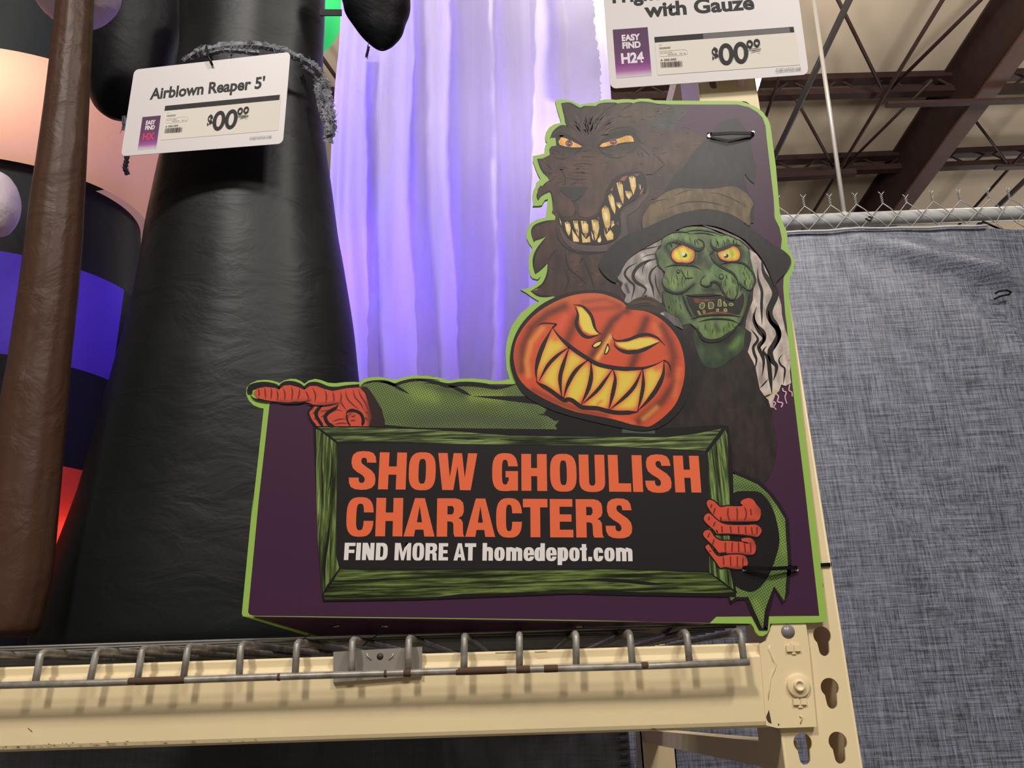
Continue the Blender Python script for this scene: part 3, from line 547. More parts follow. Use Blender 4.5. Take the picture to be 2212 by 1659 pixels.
# ---- lettering: each glyph drawn on a box one cap height tall
SP = pz("1508,1052 1405,1052 1405,1030 1395,1006 1372,998 1350,1006 1340,1030 1350,1062 1400,1098 1460,1138 1497,1182 1508,1235 1502,1290 1470,1328 1415,1346 1355,1350 1290,1343 1245,1320 1222,1275 1217,1217 1325,1217 1325,1245 1335,1268 1358,1276 1382,1268 1392,1243 1386,1215 1360,1188 1300,1153 1255,1115 1237,1065 1237,1010 1252,965 1292,937 1350,927 1420,930 1470,948 1497,985")
def sup(cx, cy, rx, ry, n=2.9, k=40, a0=0, a1=2 * math.pi):
    o = []
    for t in np.linspace(a0, a1, k):
        c, s_ = math.cos(t), math.sin(t); o.append((cx + rx * math.copysign(abs(c) ** (2 / n), c), cy + ry * math.copysign(abs(s_) ** (2 / n), s_)))
    return o
def ring(x0, x1, y0, y1, sv, sh, n=2.9): 
    cx, cy = (x0 + x1) / 2, (y0 + y1) / 2
    return (sup(cx, cy, (x1 - x0) / 2, (y1 - y0) / 2, n)[:-1], [sup(cx, cy, (x1 - x0) / 2 - sv, (y1 - y0) / 2 - sh, n + .4)[:-1]])
def cshape(x0, x1, y0, y1, sv, sh, yt, yb, n=2.9):
    cx, cy = (x0 + x1) / 2, (y0 + y1) / 2
    o = [p for p in sup(cx, cy, (x1 - x0) / 2, (y1 - y0) / 2, n, 120, .001, 2 * math.pi - .001) if p[0] < cx or p[1] > yt or p[1] < yb]
    i = [p for p in sup(cx, cy, (x1 - x0) / 2 - sv, (y1 - y0) / 2 - sh, n + .4, 120, .001, 2 * math.pi - .001) if p[0] < cx or p[1] > yt or p[1] < yb]
    o = [(x1 - .003, yt)] + o + [(x1 - .003, yb)]; i = [(x1 - sv, yt)] + i + [(x1 - sv, yb)]
    return (o + i[::-1], None)
def rc(x0, y0, x1, y1): return ([(x0, y0), (x1, y0), (x1, y1), (x0, y1)], None)
def glyph(ch, w, s=.25, h=.2, X=.77):
    ov = .014
    if ch == 'S': return [([((x - 1217) / 291 * w, (1345 - y) / 415 * (1 + 2 * ov) - ov / 2) for x, y in SP], None)]
    if ch == 'H': return [rc(0, 0, s, 1), rc(w - s, 0, w, 1), rc(s - .01, .40, w - s + .01, .62)]
    if ch == 'O': return [ring(0, w, -ov, 1 + ov, s, h * .85)]
    if ch == 'C': return [cshape(0, w, -ov, 1 + ov, s, h * .85, .62, .40)]
    if ch == 'G': return [cshape(0, w, -ov, 1 + ov, s, h * .85, .66, .26), rc(w - s * .95, 0, w, .53), rc(w * .52, .36, w, .53)]
    if ch == 'W': return [([(x * w, y) for x, y in [(0, 1), (.24, 1), (.31, .33), (.395, 1), (.61, 1), (.69, .33), (.765, 1), (1, 1), (.845, 0), (.575, 0), (.50, .66), (.405, 0), (.125, 0)]], None)]
    if ch == 'U': return [([(0, 1), (0, .3)] + sup(w / 2, .3, w / 2, .3 + ov, 2.7, 24, math.pi, 2 * math.pi) + [(w, 1), (w - s, 1)] + [(x, y) for x, y in sup(w / 2, .3, w / 2 - s, .3 - h * .75, 2.7, 24, 2 * math.pi, math.pi)] + [(s, 1)], None)]
    if ch == 'L': return [rc(0, 0, s, 1), rc(s - .01, 0, w, h + .02)]
    if ch == 'I': return [rc(0, 0, w, 1)]
    if ch == 'A': return [([(0, 0), (w * .345, 1), (w * .665, 1), (w, 0), (w * .67, 0), (w * .635, .18), (w * .375, .18), (w * .335, 0)], [[(w * .42, .37), (w * .50, .80), (w * .59, .37)]])]
    if ch == 'R': return [([(0, 0), (0, 1), (.66 * w, 1), (.83 * w, .97), (.94 * w, .89), (.97 * w, .78), (.97 * w, .65), (.92 * w, .55), (.78 * w, .485), (.88 * w, .45), (.94 * w, .37), (.95 * w, .12), (.97 * w, .04), (w * 1.01, 0), (.65 * w, 0), (.61 * w, .08), (.60 * w, .33), (.55 * w, .39), (.38 * w, .40), (.38 * w, 0)], [[(.38 * w, .58), (.38 * w, .80), (.55 * w, .80), (.61 * w, .75), (.61 * w, .64), (.55 * w, .58)]])]
    if ch == 'T': return [rc(0, 1 - h - .02, w, 1), rc(w / 2 - s / 2, 0, w / 2 + s / 2, 1 - h)]
    if ch == 'E': return [rc(0, 0, s, 1), rc(s - .01, 0, w, h), rc(s - .01, 1 - h, w * .98, 1), rc(s - .01, .41, w * .93, .60)]
    if ch == 'F': return [rc(0, 0, s, 1), rc(s - .01, 1 - h, w, 1), rc(s - .01, .41, w * .93, .60)]
    if ch == 'N': return [rc(0, 0, s * .93, 1), rc(w - s * .93, 0, w, 1), ([(0, 1), (s * 1.15, 1), (w, 0), (w - s * 1.15, 0)], None)]
    if ch == 'M': return [([(0, 0), (0, 1), (.34 * w, 1), (.5 * w, .42), (.66 * w, 1), (w, 1), (w, 0), (.75 * w, 0), (.75 * w, .70), (.58 * w, 0), (.42 * w, 0), (.25 * w, .70), (.25 * w, 0)], None)]
    if ch == 'D': return [([(0, 0), (0, 1), (.45 * w, 1)] + sup(w * .5, .5, w * .5, .5, 2.8, 24, math.pi / 2, -math.pi / 2) + [(.45 * w, 0)], [[(s, h), (s, 1 - h), (.45 * w, 1 - h)] + sup(w * .45, .5, w * .55 - s, .5 - h, 3.2, 20, math.pi / 2, -math.pi / 2) + [(.45 * w, h)]])]
    if ch == 'o': return [ring(0, w, -ov, X + ov, s, h * .8, 2.6)]
    if ch == 'c': return [cshape(0, w, -ov, X + ov, s, h * .8, .48, .29, 2.6)]
    if ch == 'e': return [cshape(0, w, -ov, X + ov, s, h * .8, .33, .25, 2.6), rc(s * .6, .32, w - .01, .45)]
    if ch == 'h': return [rc(0, 0, s, 1.02), ([(s * .9, .5), (s * .9, .66), (w * .45, X + ov), (w * .72, X + ov), (w * .95, X * .92), (w, X * .74), (w, 0), (w - s, 0), (w - s, .5), (w - s - .04, .58), (s, .52)], None)]
    if ch == 'm':
        g = [rc(0, 0, s, X)]; u = (w - s) / 2
        for k in (0, 1):
            x = k * u; g.append(([(x + s * .9, .48), (x + s * .9, .64), (x + u * .62, X + ov), (x + u * .9, X + ov), (x + u + s * .8, X * .92), (x + u + s, X * .76), (x + u + s, 0), (x + u, 0), (x + u, .5), (x + u - .05, .57), (x + s, .5)], None))
        return g
    if ch == 'd': return [ring(0, w * .92, -ov, X + ov, s, h * .8, 2.6), rc(w - s, 0, w, 1.02)]
    if ch == 'p': return [ring(w * .08, w, -ov, X + ov, s, h * .8, 2.6), rc(0, -.24, s, X)]
    if ch == 't': return [rc(w * .28, .05, w * .28 + s, .98), rc(0, X - .15, w, X), rc(w * .28, 0, w * .95, .15)]
    if ch == '.': return [rc(0, 0, w, .24)]
    return []
lt = Ink(YS)
def setline(items, bl, br, tl, tr, rgb, s, h):
    bl, br, tl, tr = map(np.array, (bl, br, tl, tr)); hh = np.hypot(*(tl - bl))
    for ch, x0, x1 in items:
        w_ = (x1 - x0) / hh
        for outer, holes in glyph(ch, w_, s, h):
            def mp(p):
                t = (x0 + p[0] * hh - bl[0]) / (br[0] - bl[0]); b_ = bl + (br - bl) * t; t_ = tl + (tr - tl) * t
                return tuple(b_ + (t_ - b_) * p[1])
            lt.fill([mp(p) for p in outer], rgb, holes=[[mp(p) for p in hq] for hq in holes] if holes else None)
            Ink.layer -= .88
    Ink.layer += 1
OR = (224, 101, 60); WH = (222, 216, 213)
setline([('S', 752, 810), ('H', 816.5, 876), ('O', 881.5, 940), ('W', 944.5, 1030), ('G', 1063, 1119), ('H', 1126.5, 1182), ('O', 1189, 1246.5), ('U', 1252, 1308), ('L', 1316, 1364), ('I', 1368, 1389.5), ('S', 1395, 1452), ('H', 1459, 1515)], (752, 1056.3), (1515, 1064), (757, 976.3), (1509, 984.8), OR, .265, .21)
setline([('C', 746.7, 805.5), ('H', 810.5, 869), ('A', 871.5, 938.7), ('R', 943, 1003), ('A', 1005, 1069.6), ('C', 1071.8, 1127.8), ('T', 1130, 1183.5), ('E', 1188.5, 1238.8), ('R', 1245, 1304.5), ('S', 1309, 1366.3)], (746, 1158), (1366, 1161.7), (749.5, 1075), (1363, 1079), OR, .255, .2)
setline([('F', 742.7, 766), ('I', 768.3, 778), ('N', 781.5, 807.4), ('D', 811, 836.5), ('M', 851.8, 887), ('O', 890.3, 915.3), ('R', 918.3, 944), ('E', 947, 967.5), ('A', 979.5, 1005), ('T', 1003.5, 1028), ('h', 1042, 1064.6), ('o', 1067.6, 1090), ('m', 1093.2, 1128), ('e', 1131, 1153.7), ('d', 1154.5, 1177), ('e', 1179.6, 1202.5), ('p', 1204.6, 1227.5), ('o', 1229.6, 1252.2), ('t', 1252.7, 1268.2), ('.', 1270.8, 1279.2), ('c', 1282.3, 1303.5), ('o', 1305.8, 1328), ('m', 1331, 1366.5)], (742.7, 1209.7), (1366, 1212.3), (745, 1172.4), (1365, 1175), WH, .255, .19)
lt.build('sign_lettering', inkmat('letter_ink', 0.5, 0.3), sign)
Ink.layer += 1
# hands
hd = Ink(YS); RO = (200, 78, 56); ST = (112, 46, 40)
fing = H("190,290 230,245 320,230 420,240 465,260 520,215 590,210 680,235 740,262 800,220 870,220 950,250 1050,275 1200,245 1340,235 1400,300 1440,420 1470,560 1440,660 870,655 820,590 790,510 830,450 860,430 780,400 650,390 560,400 440,390 330,375 230,350")
hd.fill(H("1335,235 1420,228 1500,330 1580,470 1615,600 1612,662 1400,662 1400,400 1370,300"), (46, 28, 28))
o1 = [H("150,300 148,260 180,222 300,202 420,222 465,255 520,203 600,193 680,215 740,252 800,210 880,205 1000,250 1100,255 1200,240 1340,228"), H("150,290 170,340 230,372 330,388 440,392"), H("420,395 560,408 700,400 820,370"), H("750,400 820,425 950,438 1130,405")]
hd.stroke(o1[0], 9, INKB, (0, 0))
hd.fill(fing, RO, [(H("1440,400 1460,650"), 7, (90, 40, 34), .9), (H("450,385 560,395 800,385"), 5, (150, 62, 48), .9), (H("900,425 1100,410"), 5, (130, 52, 42), .8), (H("1200,560 1260,500"), 4, (130, 54, 44), .9), (H("840,480 950,500 1050,470"), 5, (150, 66, 48), .5)], step=2.4)
for t in ["240,240 250,300 245,350", "310,235 318,300 318,370", "380,235 385,300 375,372", "440,260 452,320 450,380", "510,240 530,300 525,385", "600,220 612,300 600,385", "690,240 685,310 665,385", "750,270 785,340 770,385", "830,235 862,320 855,410", "960,260 982,330 972,415", "1050,280 1062,350 1060,405", "1130,270 1142,340 1140,400 1210,500", "1190,255 1205,350 1265,420 1340,480", "1270,250 1290,340 1350,410 1400,500", "1330,250 1350,320 1400,400 1430,480",
          "820,530 870,500 900,540", "840,580 880,570", "900,500 960,490 1100,480 1160,500", "920,560 960,540", "1040,610 1120,582 1200,580", "1060,640 1140,625 1220,630", "1240,600 1300,590", "1250,560 1300,540", "1390,560 1440,600", "1400,500 1440,520"]: hd.stroke(H(t), 2.8, ST)
for p in o1[1:]: hd.stroke(p, 3.2, INKB)
for t, wd in [("940,430 880,485 870,540 915,620 945,658", 6), ("1110,420 1080,460 1000,510 968,560 1000,630 1070,660", 6.5), ("1195,530 1210,500 1270,485 1350,520 1380,590 1368,658", 5.5), ("1198,520 1210,600 1240,655", 3), ("860,430 800,480 785,520 820,600 875,662", 4)]: hd.stroke(H(t), wd, INKB, (.6, .3))
hd.build('pointing_hand_picture', M_ink, sign); hd = Ink(YS)
for t in ["215,210 240,183 290,200 350,255 420,245 520,248 575,240 552,215 570,185 630,165 680,185 710,230 750,280 752,340 722,390 640,400 450,406 370,397 340,400 300,365 230,260",
          "188,360 210,325 250,323 330,395 420,430 600,435 700,430 750,460 760,500 720,550 650,540 560,530 430,522 320,520 290,485 200,400",
          "183,510 210,485 250,490 300,560 360,590 420,590 560,600 560,570 650,563 695,610 703,680 670,727 550,722 400,715 340,712 290,650 190,550",
          "206,645 235,628 270,680 330,745 440,730 560,730 610,760 622,830 560,868 480,867 400,850 350,858 300,790 210,670"]:
    q = smooth(L_(t), True, 3); hd.stroke(q + [q[0]], 4.4, (28, 22, 22), (0, 0), sm=False)
    ys_ = [p[1] for p in q]; xs_ = [p[0] for p in q]
    hd.fill(q, RO, [([(min(xs_) + 38, max(ys_) - 1), (max(xs_) - 14, max(ys_) - 2)], 5, (130, 54, 44), .8), ([(max(xs_) - 2, (min(ys_) + max(ys_)) / 2)], 12, (140, 58, 50), .7)], step=2.2)
for t in ["265,225 255,265", "300,260 280,330", "430,255 425,330 445,395", "515,255 520,330 515,395", "590,250 610,320 590,395", "650,270 660,340", "350,350 365,390", "240,345 235,390", "300,400 280,450", "365,440 370,515", "450,440 460,515", "530,440 535,520", "600,445 605,525", "660,450 670,530", "715,450 715,530",
          "245,510 225,560", "290,570 270,640", "400,600 400,700", "470,600 465,705", "530,600 535,710", "590,610 600,715", "650,600 655,715", "260,690 240,700", "380,745 385,840", "450,740 455,850", "520,740 520,860", "575,750 575,855"]: hd.stroke(L_(t), 2.6, ST, (.5, .5))
for t in ["350,350 352,385 380,400 500,405 640,403 720,392", "320,520 430,525 600,538 700,552", "560,600 640,615", "345,712 400,712 410,690", "310,480 325,515"]: hd.stroke(L_(t), 2.6, (28, 22, 22))
hd.build('gripping_hand_picture', M_ink, sign)

Ink.layer = max(Ink.layer, LWITCH)
pk = Ink(YS)
pk.fill(smooth(E("112,850 116,700 150,560 220,420 330,290 480,170 680,80 900,35 1100,38 1280,80 1400,190 1620,230 1850,370 2050,620 2095,900 2060,1150 1950,1350 1780,1500 1600,1560 1400,1545 1000,1460 600,1350 300,1200 170,1030"), True, 3), (30, 26, 27))
po = smooth(E("150,800 150,700 180,570 260,430 380,300 540,190 720,110 900,70 1080,70 1220,110 1340,170 1400,240 1480,250 1600,270 1750,350 1880,480 1960,620 2000,780 2005,950 1970,1120 1900,1280 1790,1400 1700,1470 1620,1515 1540,1510 1420,1490 1250,1440 1000,1390 800,1350 600,1270 420,1180 280,1080 190,960"), True, 3)
OD = (104, 50, 36); OL = (216, 128, 62)
pk.fill(po, (200, 80, 46), [(E("1300,120 1000,110 700,150 450,290"), 12, (196, 104, 58), .7), (E("240,900 250,650 340,450 520,290 700,210"), 11, OD, .95), (E("720,600 780,470 830,340"), 11, (104, 48, 34), .85), (E("900,160 1150,130 1300,200"), 6, (130, 62, 42), .6), (E("1380,260 1220,370 1140,500 1000,740"), 10, (84, 44, 34), .9), (E("960,250 1150,230 1300,220"), 6, (120, 60, 42), .6),
    (E("1590,350 1530,500 1500,680 1430,860"), 11, (88, 42, 32), .9), (E("1760,430 1850,600 1890,760 1850,950"), 11, (100, 48, 34), .85), (E("1900,1030 1760,1240 1500,1460"), 11, (92, 46, 34), .9), (E("360,1120 600,1240 900,1350 1150,1400"), 7, (116, 58, 42), .75), (E("1200,540 1130,660 1060,770"), 5, (222, 170, 84), .9), (E("310,960 290,800 340,600 460,450"), 7, (222, 138, 70), .8),
    (E("700,320 650,450"), 7, (214, 92, 66), .7), (E("1700,1310 1560,1430"), 6, (206, 136, 66), .8), (E("1680,420 1720,520"), 8, (214, 110, 60), .7), (E("1950,900 1900,1180"), 7, (212, 108, 62), .7), (E("170,700 190,900"), 6, (150, 78, 52), .6), (E("1350,320 1280,450"), 7, (206, 86, 56), .6), (E("1250,1430 1450,1480"), 6, (214, 96, 62), .7)], step=2.5)
pk.fill(smooth(E("1365,225 1430,150 1520,110 1640,110 1740,170 1805,240 1720,290 1640,270 1540,250 1420,245"), True, 3), (56, 46, 40), [(E("1450,180 1600,150 1700,190"), 4, (84, 68, 54), .8)], step=2.5)
for t in ["1380,220 1500,185 1640,170", "1430,235 1560,200 1700,210", "1560,100 1600,90", "1480,140 1580,130 1690,160"]: pk.stroke(E(t), 2, (34, 28, 26))
mo = E("570,440 650,540 740,640 840,710 950,780 1080,850 1300,880 1430,885 1560,880 1680,845 1780,795 1780,900 1740,1070 1640,1220 1490,1350 1300,1360 1180,1340 1000,1305 900,1300 780,1230 690,1230 540,1120 405,1030 385,980 400,850 450,620 520,500")
LN = [("570,440 485,600 425,750 392,900 400,1020", 8), ("420,1030 520,850 640,730 760,650", 6), ("752,655 685,850 652,1000 672,1205", 7), ("690,1210 740,1050 830,900 965,785", 7), ("985,805 992,950 962,1100 880,1275", 7.5), ("890,1275 1050,1130 1150,1000 1225,890", 6), ("1225,890 1252,1000 1222,1170 1180,1335", 7), ("1190,1335 1370,1180 1470,1060 1545,890", 6.5), ("1550,880 1556,1050 1532,1200 1493,1345", 6.5), ("1780,795 1772,950 1700,1110 1600,1240 1490,1350", 8)]
lines = [smooth(E(t), n=4) for t, _ in LN]
RD = (214, 84, 56)
pk.fill(mo, (218, 192, 72), [(l, 8, RD, .9) for l in lines] + [(smooth(E("570,440 740,640 950,780 1300,885 1560,880 1780,795"), n=4), 7, RD, .9), (smooth(E("400,1020 540,1110 700,1220 880,1300 1180,1345 1490,1350"), n=4), 8, RD, .9), (E("520,540 560,520 600,560"), 9, RD, .7), (E("1740,860 1700,880"), 9, RD, .8), (E("1060,1270 1100,1240"), 4, RD, .6)], step=1.9)
for (t, wd), l in zip(LN, lines): pk.stroke(l, wd, (34, 26, 27), (1.2, 1.2), sm=False)
for t, wd, tp in [("570,445 650,545 740,630 840,705 950,775 1080,845 1300,885 1430,888 1560,880 1680,845 1780,795", 7.5, (.6, 1)), ("400,430 430,405 480,393 550,395 615,402", 2.6, (1, .3)), ("615,402 590,425 570,445", 3.6, (0, 0)), ("1780,795 1830,830 1860,915", 2.8, (0, 1)), ("400,1010 410,1040 540,1120 690,1225 740,1220 790,1235 880,1300 960,1312 1060,1318 1180,1350 1300,1366 1480,1358 1500,1340", 7.5, (.3, .3))]: pk.stroke(E(t), wd, (34, 26, 27), tp)
for ey, s1, s2 in [("830,205 900,220 970,290 1010,380 1040,450 1075,510 1040,522 980,520 900,480 862,400 856,320", "795,193 900,212 990,310 1030,440 1070,495 1115,515", "815,210 845,300 830,400 880,500 960,545 1080,518"), ("1250,600 1380,590 1520,548 1640,545 1745,590 1640,640 1500,680 1380,682 1290,650", "1220,510 1235,565 1290,585 1400,570 1500,528 1600,515 1700,545 1745,585 1795,635", "1243,585 1250,640 1320,690 1420,708 1560,680 1740,592")]:
    q = E(ey); pk.fill(q, (222, 200, 82), [(q + [q[0]], 2.6, (216, 110, 64), .85)], step=1.7); pk.stroke(E(s1), 5.5, (34, 26, 27)); pk.stroke(E(s2), 6.5, (34, 26, 27))
for t in ["1000,640 1040,600 1112,582 1090,630 1030,662", "1170,615 1190,670 1165,720 1132,732 1148,670"]:
    q = E(t); pk.fill(q, (222, 206, 104)); pk.stroke(q + [q[0]], 2, (34, 26, 27), (0, 0), sm=False)
pk.build('pumpkin_picture', M_ink, sign)

YTOP = YS - Ink.layer * 2e-5
# ================================================================== building
WX = (-9, 14)
mk('floor', [(WX[0], -9, 0), (WX[1], -9, 0), (WX[1], 22, 0), (WX[0], 22, 0)], [(0, 1, 2, 3)], mat('concrete', (120, 116, 110), 0.5, 0.4, var=.15, vscale=3))['kind'] = 'structure'
ZD = 7.36                                # roof deck
M_deck = mat('roof_deck', (182, 166, 146), 0.8, 0.2, var=.06, vscale=1.5)
M_steel = mat('brown_steel', (44, 27, 24), 0.6, 0.3, var=.2, vscale=8)
M_steel2 = mat('brown_steel_flange', (74, 50, 44), 0.6, 0.3, var=.15, vscale=8)
M_dark = mat('dark_pipe', (46, 42, 42), 0.5, 0.4)
b = MB(); b.box((WX[0], -9, ZD), (WX[1], 22, ZD + .1)); b.build('ceiling', M_deck)['kind'] = 'structure'
# main girder running away from the camera: web face and bottom flange
zg = 6.7
gl, gr = PZ(1862, 420, zg), PZ(1952, 420, zg); hl_, hr_ = PZ(2128, 0, zg), PZ(2240, 30, zg)
def ext(a, b_, t): return Vector(tuple(a)) + (Vector(tuple(b_)) - Vector(tuple(a))) * t
gA, gB = PZ(1971, 420, zg), PZ(2284, 0, zg)
d = (Vector(tuple(gA)) - Vector(tuple(gB))).normalized(); gA = Vector(tuple(gA)) + d * 9; gB = Vector(tuple(gB)) - d * 4
gt = thing('roof_girder', (gA + gB) / 2, "broad dark brown steel girder running under the roof at the upper right", 'girder')
m = MB(); m.bar(gA, gB, .19, .025); m.build('bottom_flange', M_steel2, gt)
m = MB(); m.bar(gA + Vector((0, 0, .32)), gB + Vector((0, 0, .32)), .05, .62); m.build('web', M_steel, gt)
m = MB(); m.bar(gA + Vector((0, 0, .64)), gB + Vector((0, 0, .64)), .19, .03); m.build('top_flange', M_steel, gt)

# bar joists crossing the view, chords and webs
def joist(lab, a, b_, zt, dep, sh, ptn, mm=M_steel):
    a = Vector(tuple(a)); b_ = Vector(tuple(b_)); t = thing('roof_joist', (a + b_) / 2, lab, 'joist')
    m = MB(); m.bar(a, b_, .10, .07); m.build('bottom_chord', mm, t)
    up = Vector((0, 0, dep)); m = MB(); m.bar(a + up, b_ + up, .12, .07); m.build('top_chord', mm, t)
    L = (b_ - a).length; n = max(2, int(L / ptn)); m = MB()
    for i in range(n):
        p, q, r_ = a + (b_ - a) * (i / n), a + (b_ - a) * ((i + .5) / n) + up, a + (b_ - a) * ((i + 1) / n)
        m.tube([p, q, r_], .016, 6)
    m.build('web_rods', mm, t)
zj = 7.14
def ln(u1, v1, u2, v2, z, e0=1.2, e1=1.2):
    a, b_ = Vector(tuple(PZ(u1, v1, z))), Vector(tuple(PZ(u2, v2, z))); dd = (b_ - a).normalized(); return a - dd * e0, b_ + dd * e1
for lab, (u1, v1, u2, v2) in [("nearest brown bar joist crossing above the fence behind the hanging rod", (1640, 207, 2190, 192)), ("second brown bar joist, lower in view just above the chain link", (1680, 374, 2212, 352))]:
    a, b_ = ln(u1, v1, u2, v2, zj, 6.5, 3.5); joist(lab, a, b_, ZD, .18, 0, .5)
rod_a, rod_b = ln(1690, 382, 1838, 374, 6.9, 2, .05); m = MB(); m.bar(rod_a, rod_b, .09, .07); tag(m.build("roof_strut", M_steel), "short brown strut ending just past the hanging rod below the second joist", "strut")
rod_a, rod_b = ln(1915, 226, 2290, 215, 6.6, .0, 1.0); m = MB(); m.bar(rod_a, rod_b, .07, .03); tag(m.build("roof_strut", M_steel), "brown strut crossing under the girder at the upper right", "strut")
rod_a, rod_b = ln(2150, 362, 2290, 358, 6.6, .0, 1.0); m = MB(); m.bar(rod_a, rod_b, .07, .03); tag(m.build("roof_strut", M_steel), "short dark strut at the right edge above the fence barbs", "strut")
# rods and pipes under the deck
def rod(name, lab, cat, u1, v1, u2, v2, z, r_, mm, e0=.2, e1=.2, group=None):
    a, b_ = ln(u1, v1, u2, v2, z, e0, e1); m = MB(); m.tube([a, b_], r_, 8); o = m.build(name, mm, None, True); return tag(o, lab, cat, group)
rod('sprinkler_pipe', "black sprinkler pipe slanting behind the grey hanging rod", 'pipe', 1840, -12, 1672, 340, 6.6, .030, M_dark, 2.5, 5)
rod('sprinkler_pipe', "black sprinkler pipe at the far right low over the fence", 'pipe', 2212, 392, 2150, 452, 6.6, .03, M_dark, 2, 4)
rod('bridging_rod', "long thin brown rod slanting across the pale deck left of the girder", 'rod', 2036, 0, 1765, 445, 7.05, .020, M_steel, 3, 4)
rod('bridging_rod', "thin brown diagonal rod meeting the girder near the top right", 'rod', 2118, 0, 1938, 178, 7.08, .018, M_steel, 1, .1)
rod('bridging_rod', "short brown diagonal rod just right of the hanging grey rod", 'rod', 1825, 30, 1898, 178, 7.02, .018, M_steel, .4, .1)
rod('bridging_rod', "brown diagonal rod crossing below the nearest joist", 'rod', 1726, 226, 1804, 368, 7.0, .018, M_steel, .1, .1)
rod('bridging_rod', "brown diagonal rod between the two visible joists, rising to the girder", 'rod', 1960, 226, 1840, 345, 7.1, .016, M_steel, .4, .4)
rod('bridging_rod', "thin brown rod right of the girder above the fence barbs", 'rod', 2108, 262, 2176, 352, 7.1, .016, M_steel, .1, .1)
rod('bridging_rod', "slanting brown rod at the far right behind the chain link", 'rod', 2210, 330, 2105, 448, 7.06, .018, M_steel, 1, 1)
rod('bridging_rod', "brown diagonal rod beside the sign's upper right corner", 'rod', 1682, 170, 1655, 250, 7.1, .018, M_steel, .4, .4)
rod('bridging_rod', "brown rod in the gap left of the glowing ghost", 'rod', 700, 130, 735, 180, 7.2, .02, M_steel, .4, .8)
rod('bridging_rod', "dark rod at the gap beside the reaper's left sleeve", 'rod', 372, 112, 396, 138, 7.2, .02, M_steel, .6, 1.5)
# slim grey hanging rod in front of the joists
a = P(1825, 470, 2.75); c = P(1752, -40, 2.75)
m = MB(); m.tube([a, c], .0085, 10); hr0 = thing('hanging_rod', a, "slim pale grey rod hanging in front of the roof joists, ending at the fence rail", 'rod'); m.build('rod', mat('pale_rod', (228, 222, 212), .4, .5, .3), hr0, True)
m = MB(); m.tube([P(1825, 500, 2.75), P(1825, 462, 2.75)], .015, 10); m.build('foot', mat('pale_rod', (228, 222, 212)), hr0, True)
# lit ceiling lamp glimpsed beside the post
lc = P(1629, 178, 6.2)
hb = thing('ceiling_lamp', lc, "bright white ceiling lamp glimpsed between price tag and sign, right of the post", 'lamp')
m = MB(); n = 16
def conez(c0, prof, n=16):
    m_ = MB(); V = []; Fq = []
    for (r_, dz) in prof:
        for j in range(n): V.append((c0[0] + r_ * math.cos(2 * math.pi * j / n), c0[1] + r_ * math.sin(2 * math.pi * j / n), c0[2] + dz))
    for i in range(len(prof) - 1):
        for j in range(n): Fq.append((i * n + j, i * n + (j + 1) % n, (i + 1) * n + (j + 1) % n, (i + 1) * n + j))
    m_.add(V, Fq + [tuple(range(n))[::-1], tuple((len(prof) - 1) * n + j for j in range(n))]); return m_
conez(lc, [(.01, -.11), (.045, -.03), (.075, .05), (.07, .09)]).build('lamp_lens', mat('lamp_glow', (255, 255, 255), emit=(1, .98, .95), estr=14), hb, True)
conez(lc + np.array([0, 0, .09]), [(.08, 0), (.04, .10), (.03, 1.2)]).build('housing', mat('lamp_housing', (90, 90, 90)), hb, True)

# ================================================================== fence and privacy screens
YF = 2.35
M_galv = mat('galvanised', (214, 216, 216), 0.36, 0.6, 0.2, var=.12, vscale=30)
ra, rb = P(1600, 486, YF + .02), P(2212, 463, YF + .02); dd = (rb - ra) / np.linalg.norm(rb - ra)
rA = P(1690, 480, YF + .03); rB = P(2212, 461, YF + .03)
slope = (rB[2] - rA[2]) / (rB[0] - rA[0])
def railz(x): return rA[2] + slope * (x - rA[0])
X0, X1 = -3.4, 3.2
fence = thing('chain_link_fence', (1.6, YF, railz(1.6)), "galvanised chain link fence top with twisted barbs above the grey screen", 'fence')
m = MB(); m.tube([(X0, YF + .03, railz(X0)), (X1, YF + .03, railz(X1))], .0235, 20); m.build('top_rail', M_galv, fence, True)
for x in (X0 + .03, 3.1):
    m = MB(); m.tube([(x, YF + .06, 0), (x, YF + .06, railz(x) + .02)], .03, 16); m.build('post', M_galv, fence, True)
tw = [(1735, 430), (1792, 431), (1848, 433), (1905, 430), (1957, 432), (2013, 426), (2071, 420), (2136, 426), (2180, 424), (2240, 422)]
xs = [P(u, v, YF)[0] for u, v in tw]; p_ = (xs[6] - xs[0]) / 6
first = xs[0]; cols = [first + p_ * i for i in range(-7, 16)]
for i in range(len(xs)): cols[7 + i] = xs[i]
dz = p_ * 0.52
zt = lambda x: railz(x) + .038
m = MB(); rw_ = .0017
for ci in range(len(cols) - 1):
    for dirn in (0, 1):
        ci2 = ci
    xa, xb = cols[ci], cols[ci + 1]; xm = (xa + xb) / 2
    for row in range(0, 4):
        z0 = lambda x: zt(x) - row * 2 * dz
        za, zb, zm = z0(xa), z0(xb), z0(xm) - dz
        yA = YF - .001; off = .0035
        # two wires weaving: a falls from column a to the mid point, b rises to column b
        m.tube([(xa, yA, za), ((xa + xm) / 2, yA - off, (za + zm) / 2), (xm, yA + off * .3, zm)], rw_, 6, False)
        m.tube([(xm, yA, zm), ((xb + xm) / 2, yA + off, (zb + zm) / 2), (xb, yA, zb)], rw_, 6, False)
        z1m = zm; z2a, z2b = za - 2 * dz, zb - 2 * dz
        m.tube([(xm, yA, zm), ((xa + xm) / 2, yA + off, (zm + z2a) / 2), (xa, yA, z2a)], rw_, 6, False)
        m.tube([(xm, yA + off * .3, zm), ((xb + xm) / 2, yA - off, (zm + z2b) / 2), (xb, yA, z2b)], rw_, 6, False)
M_link = mat('link_wire', (158, 158, 156), .35, .6, .5)
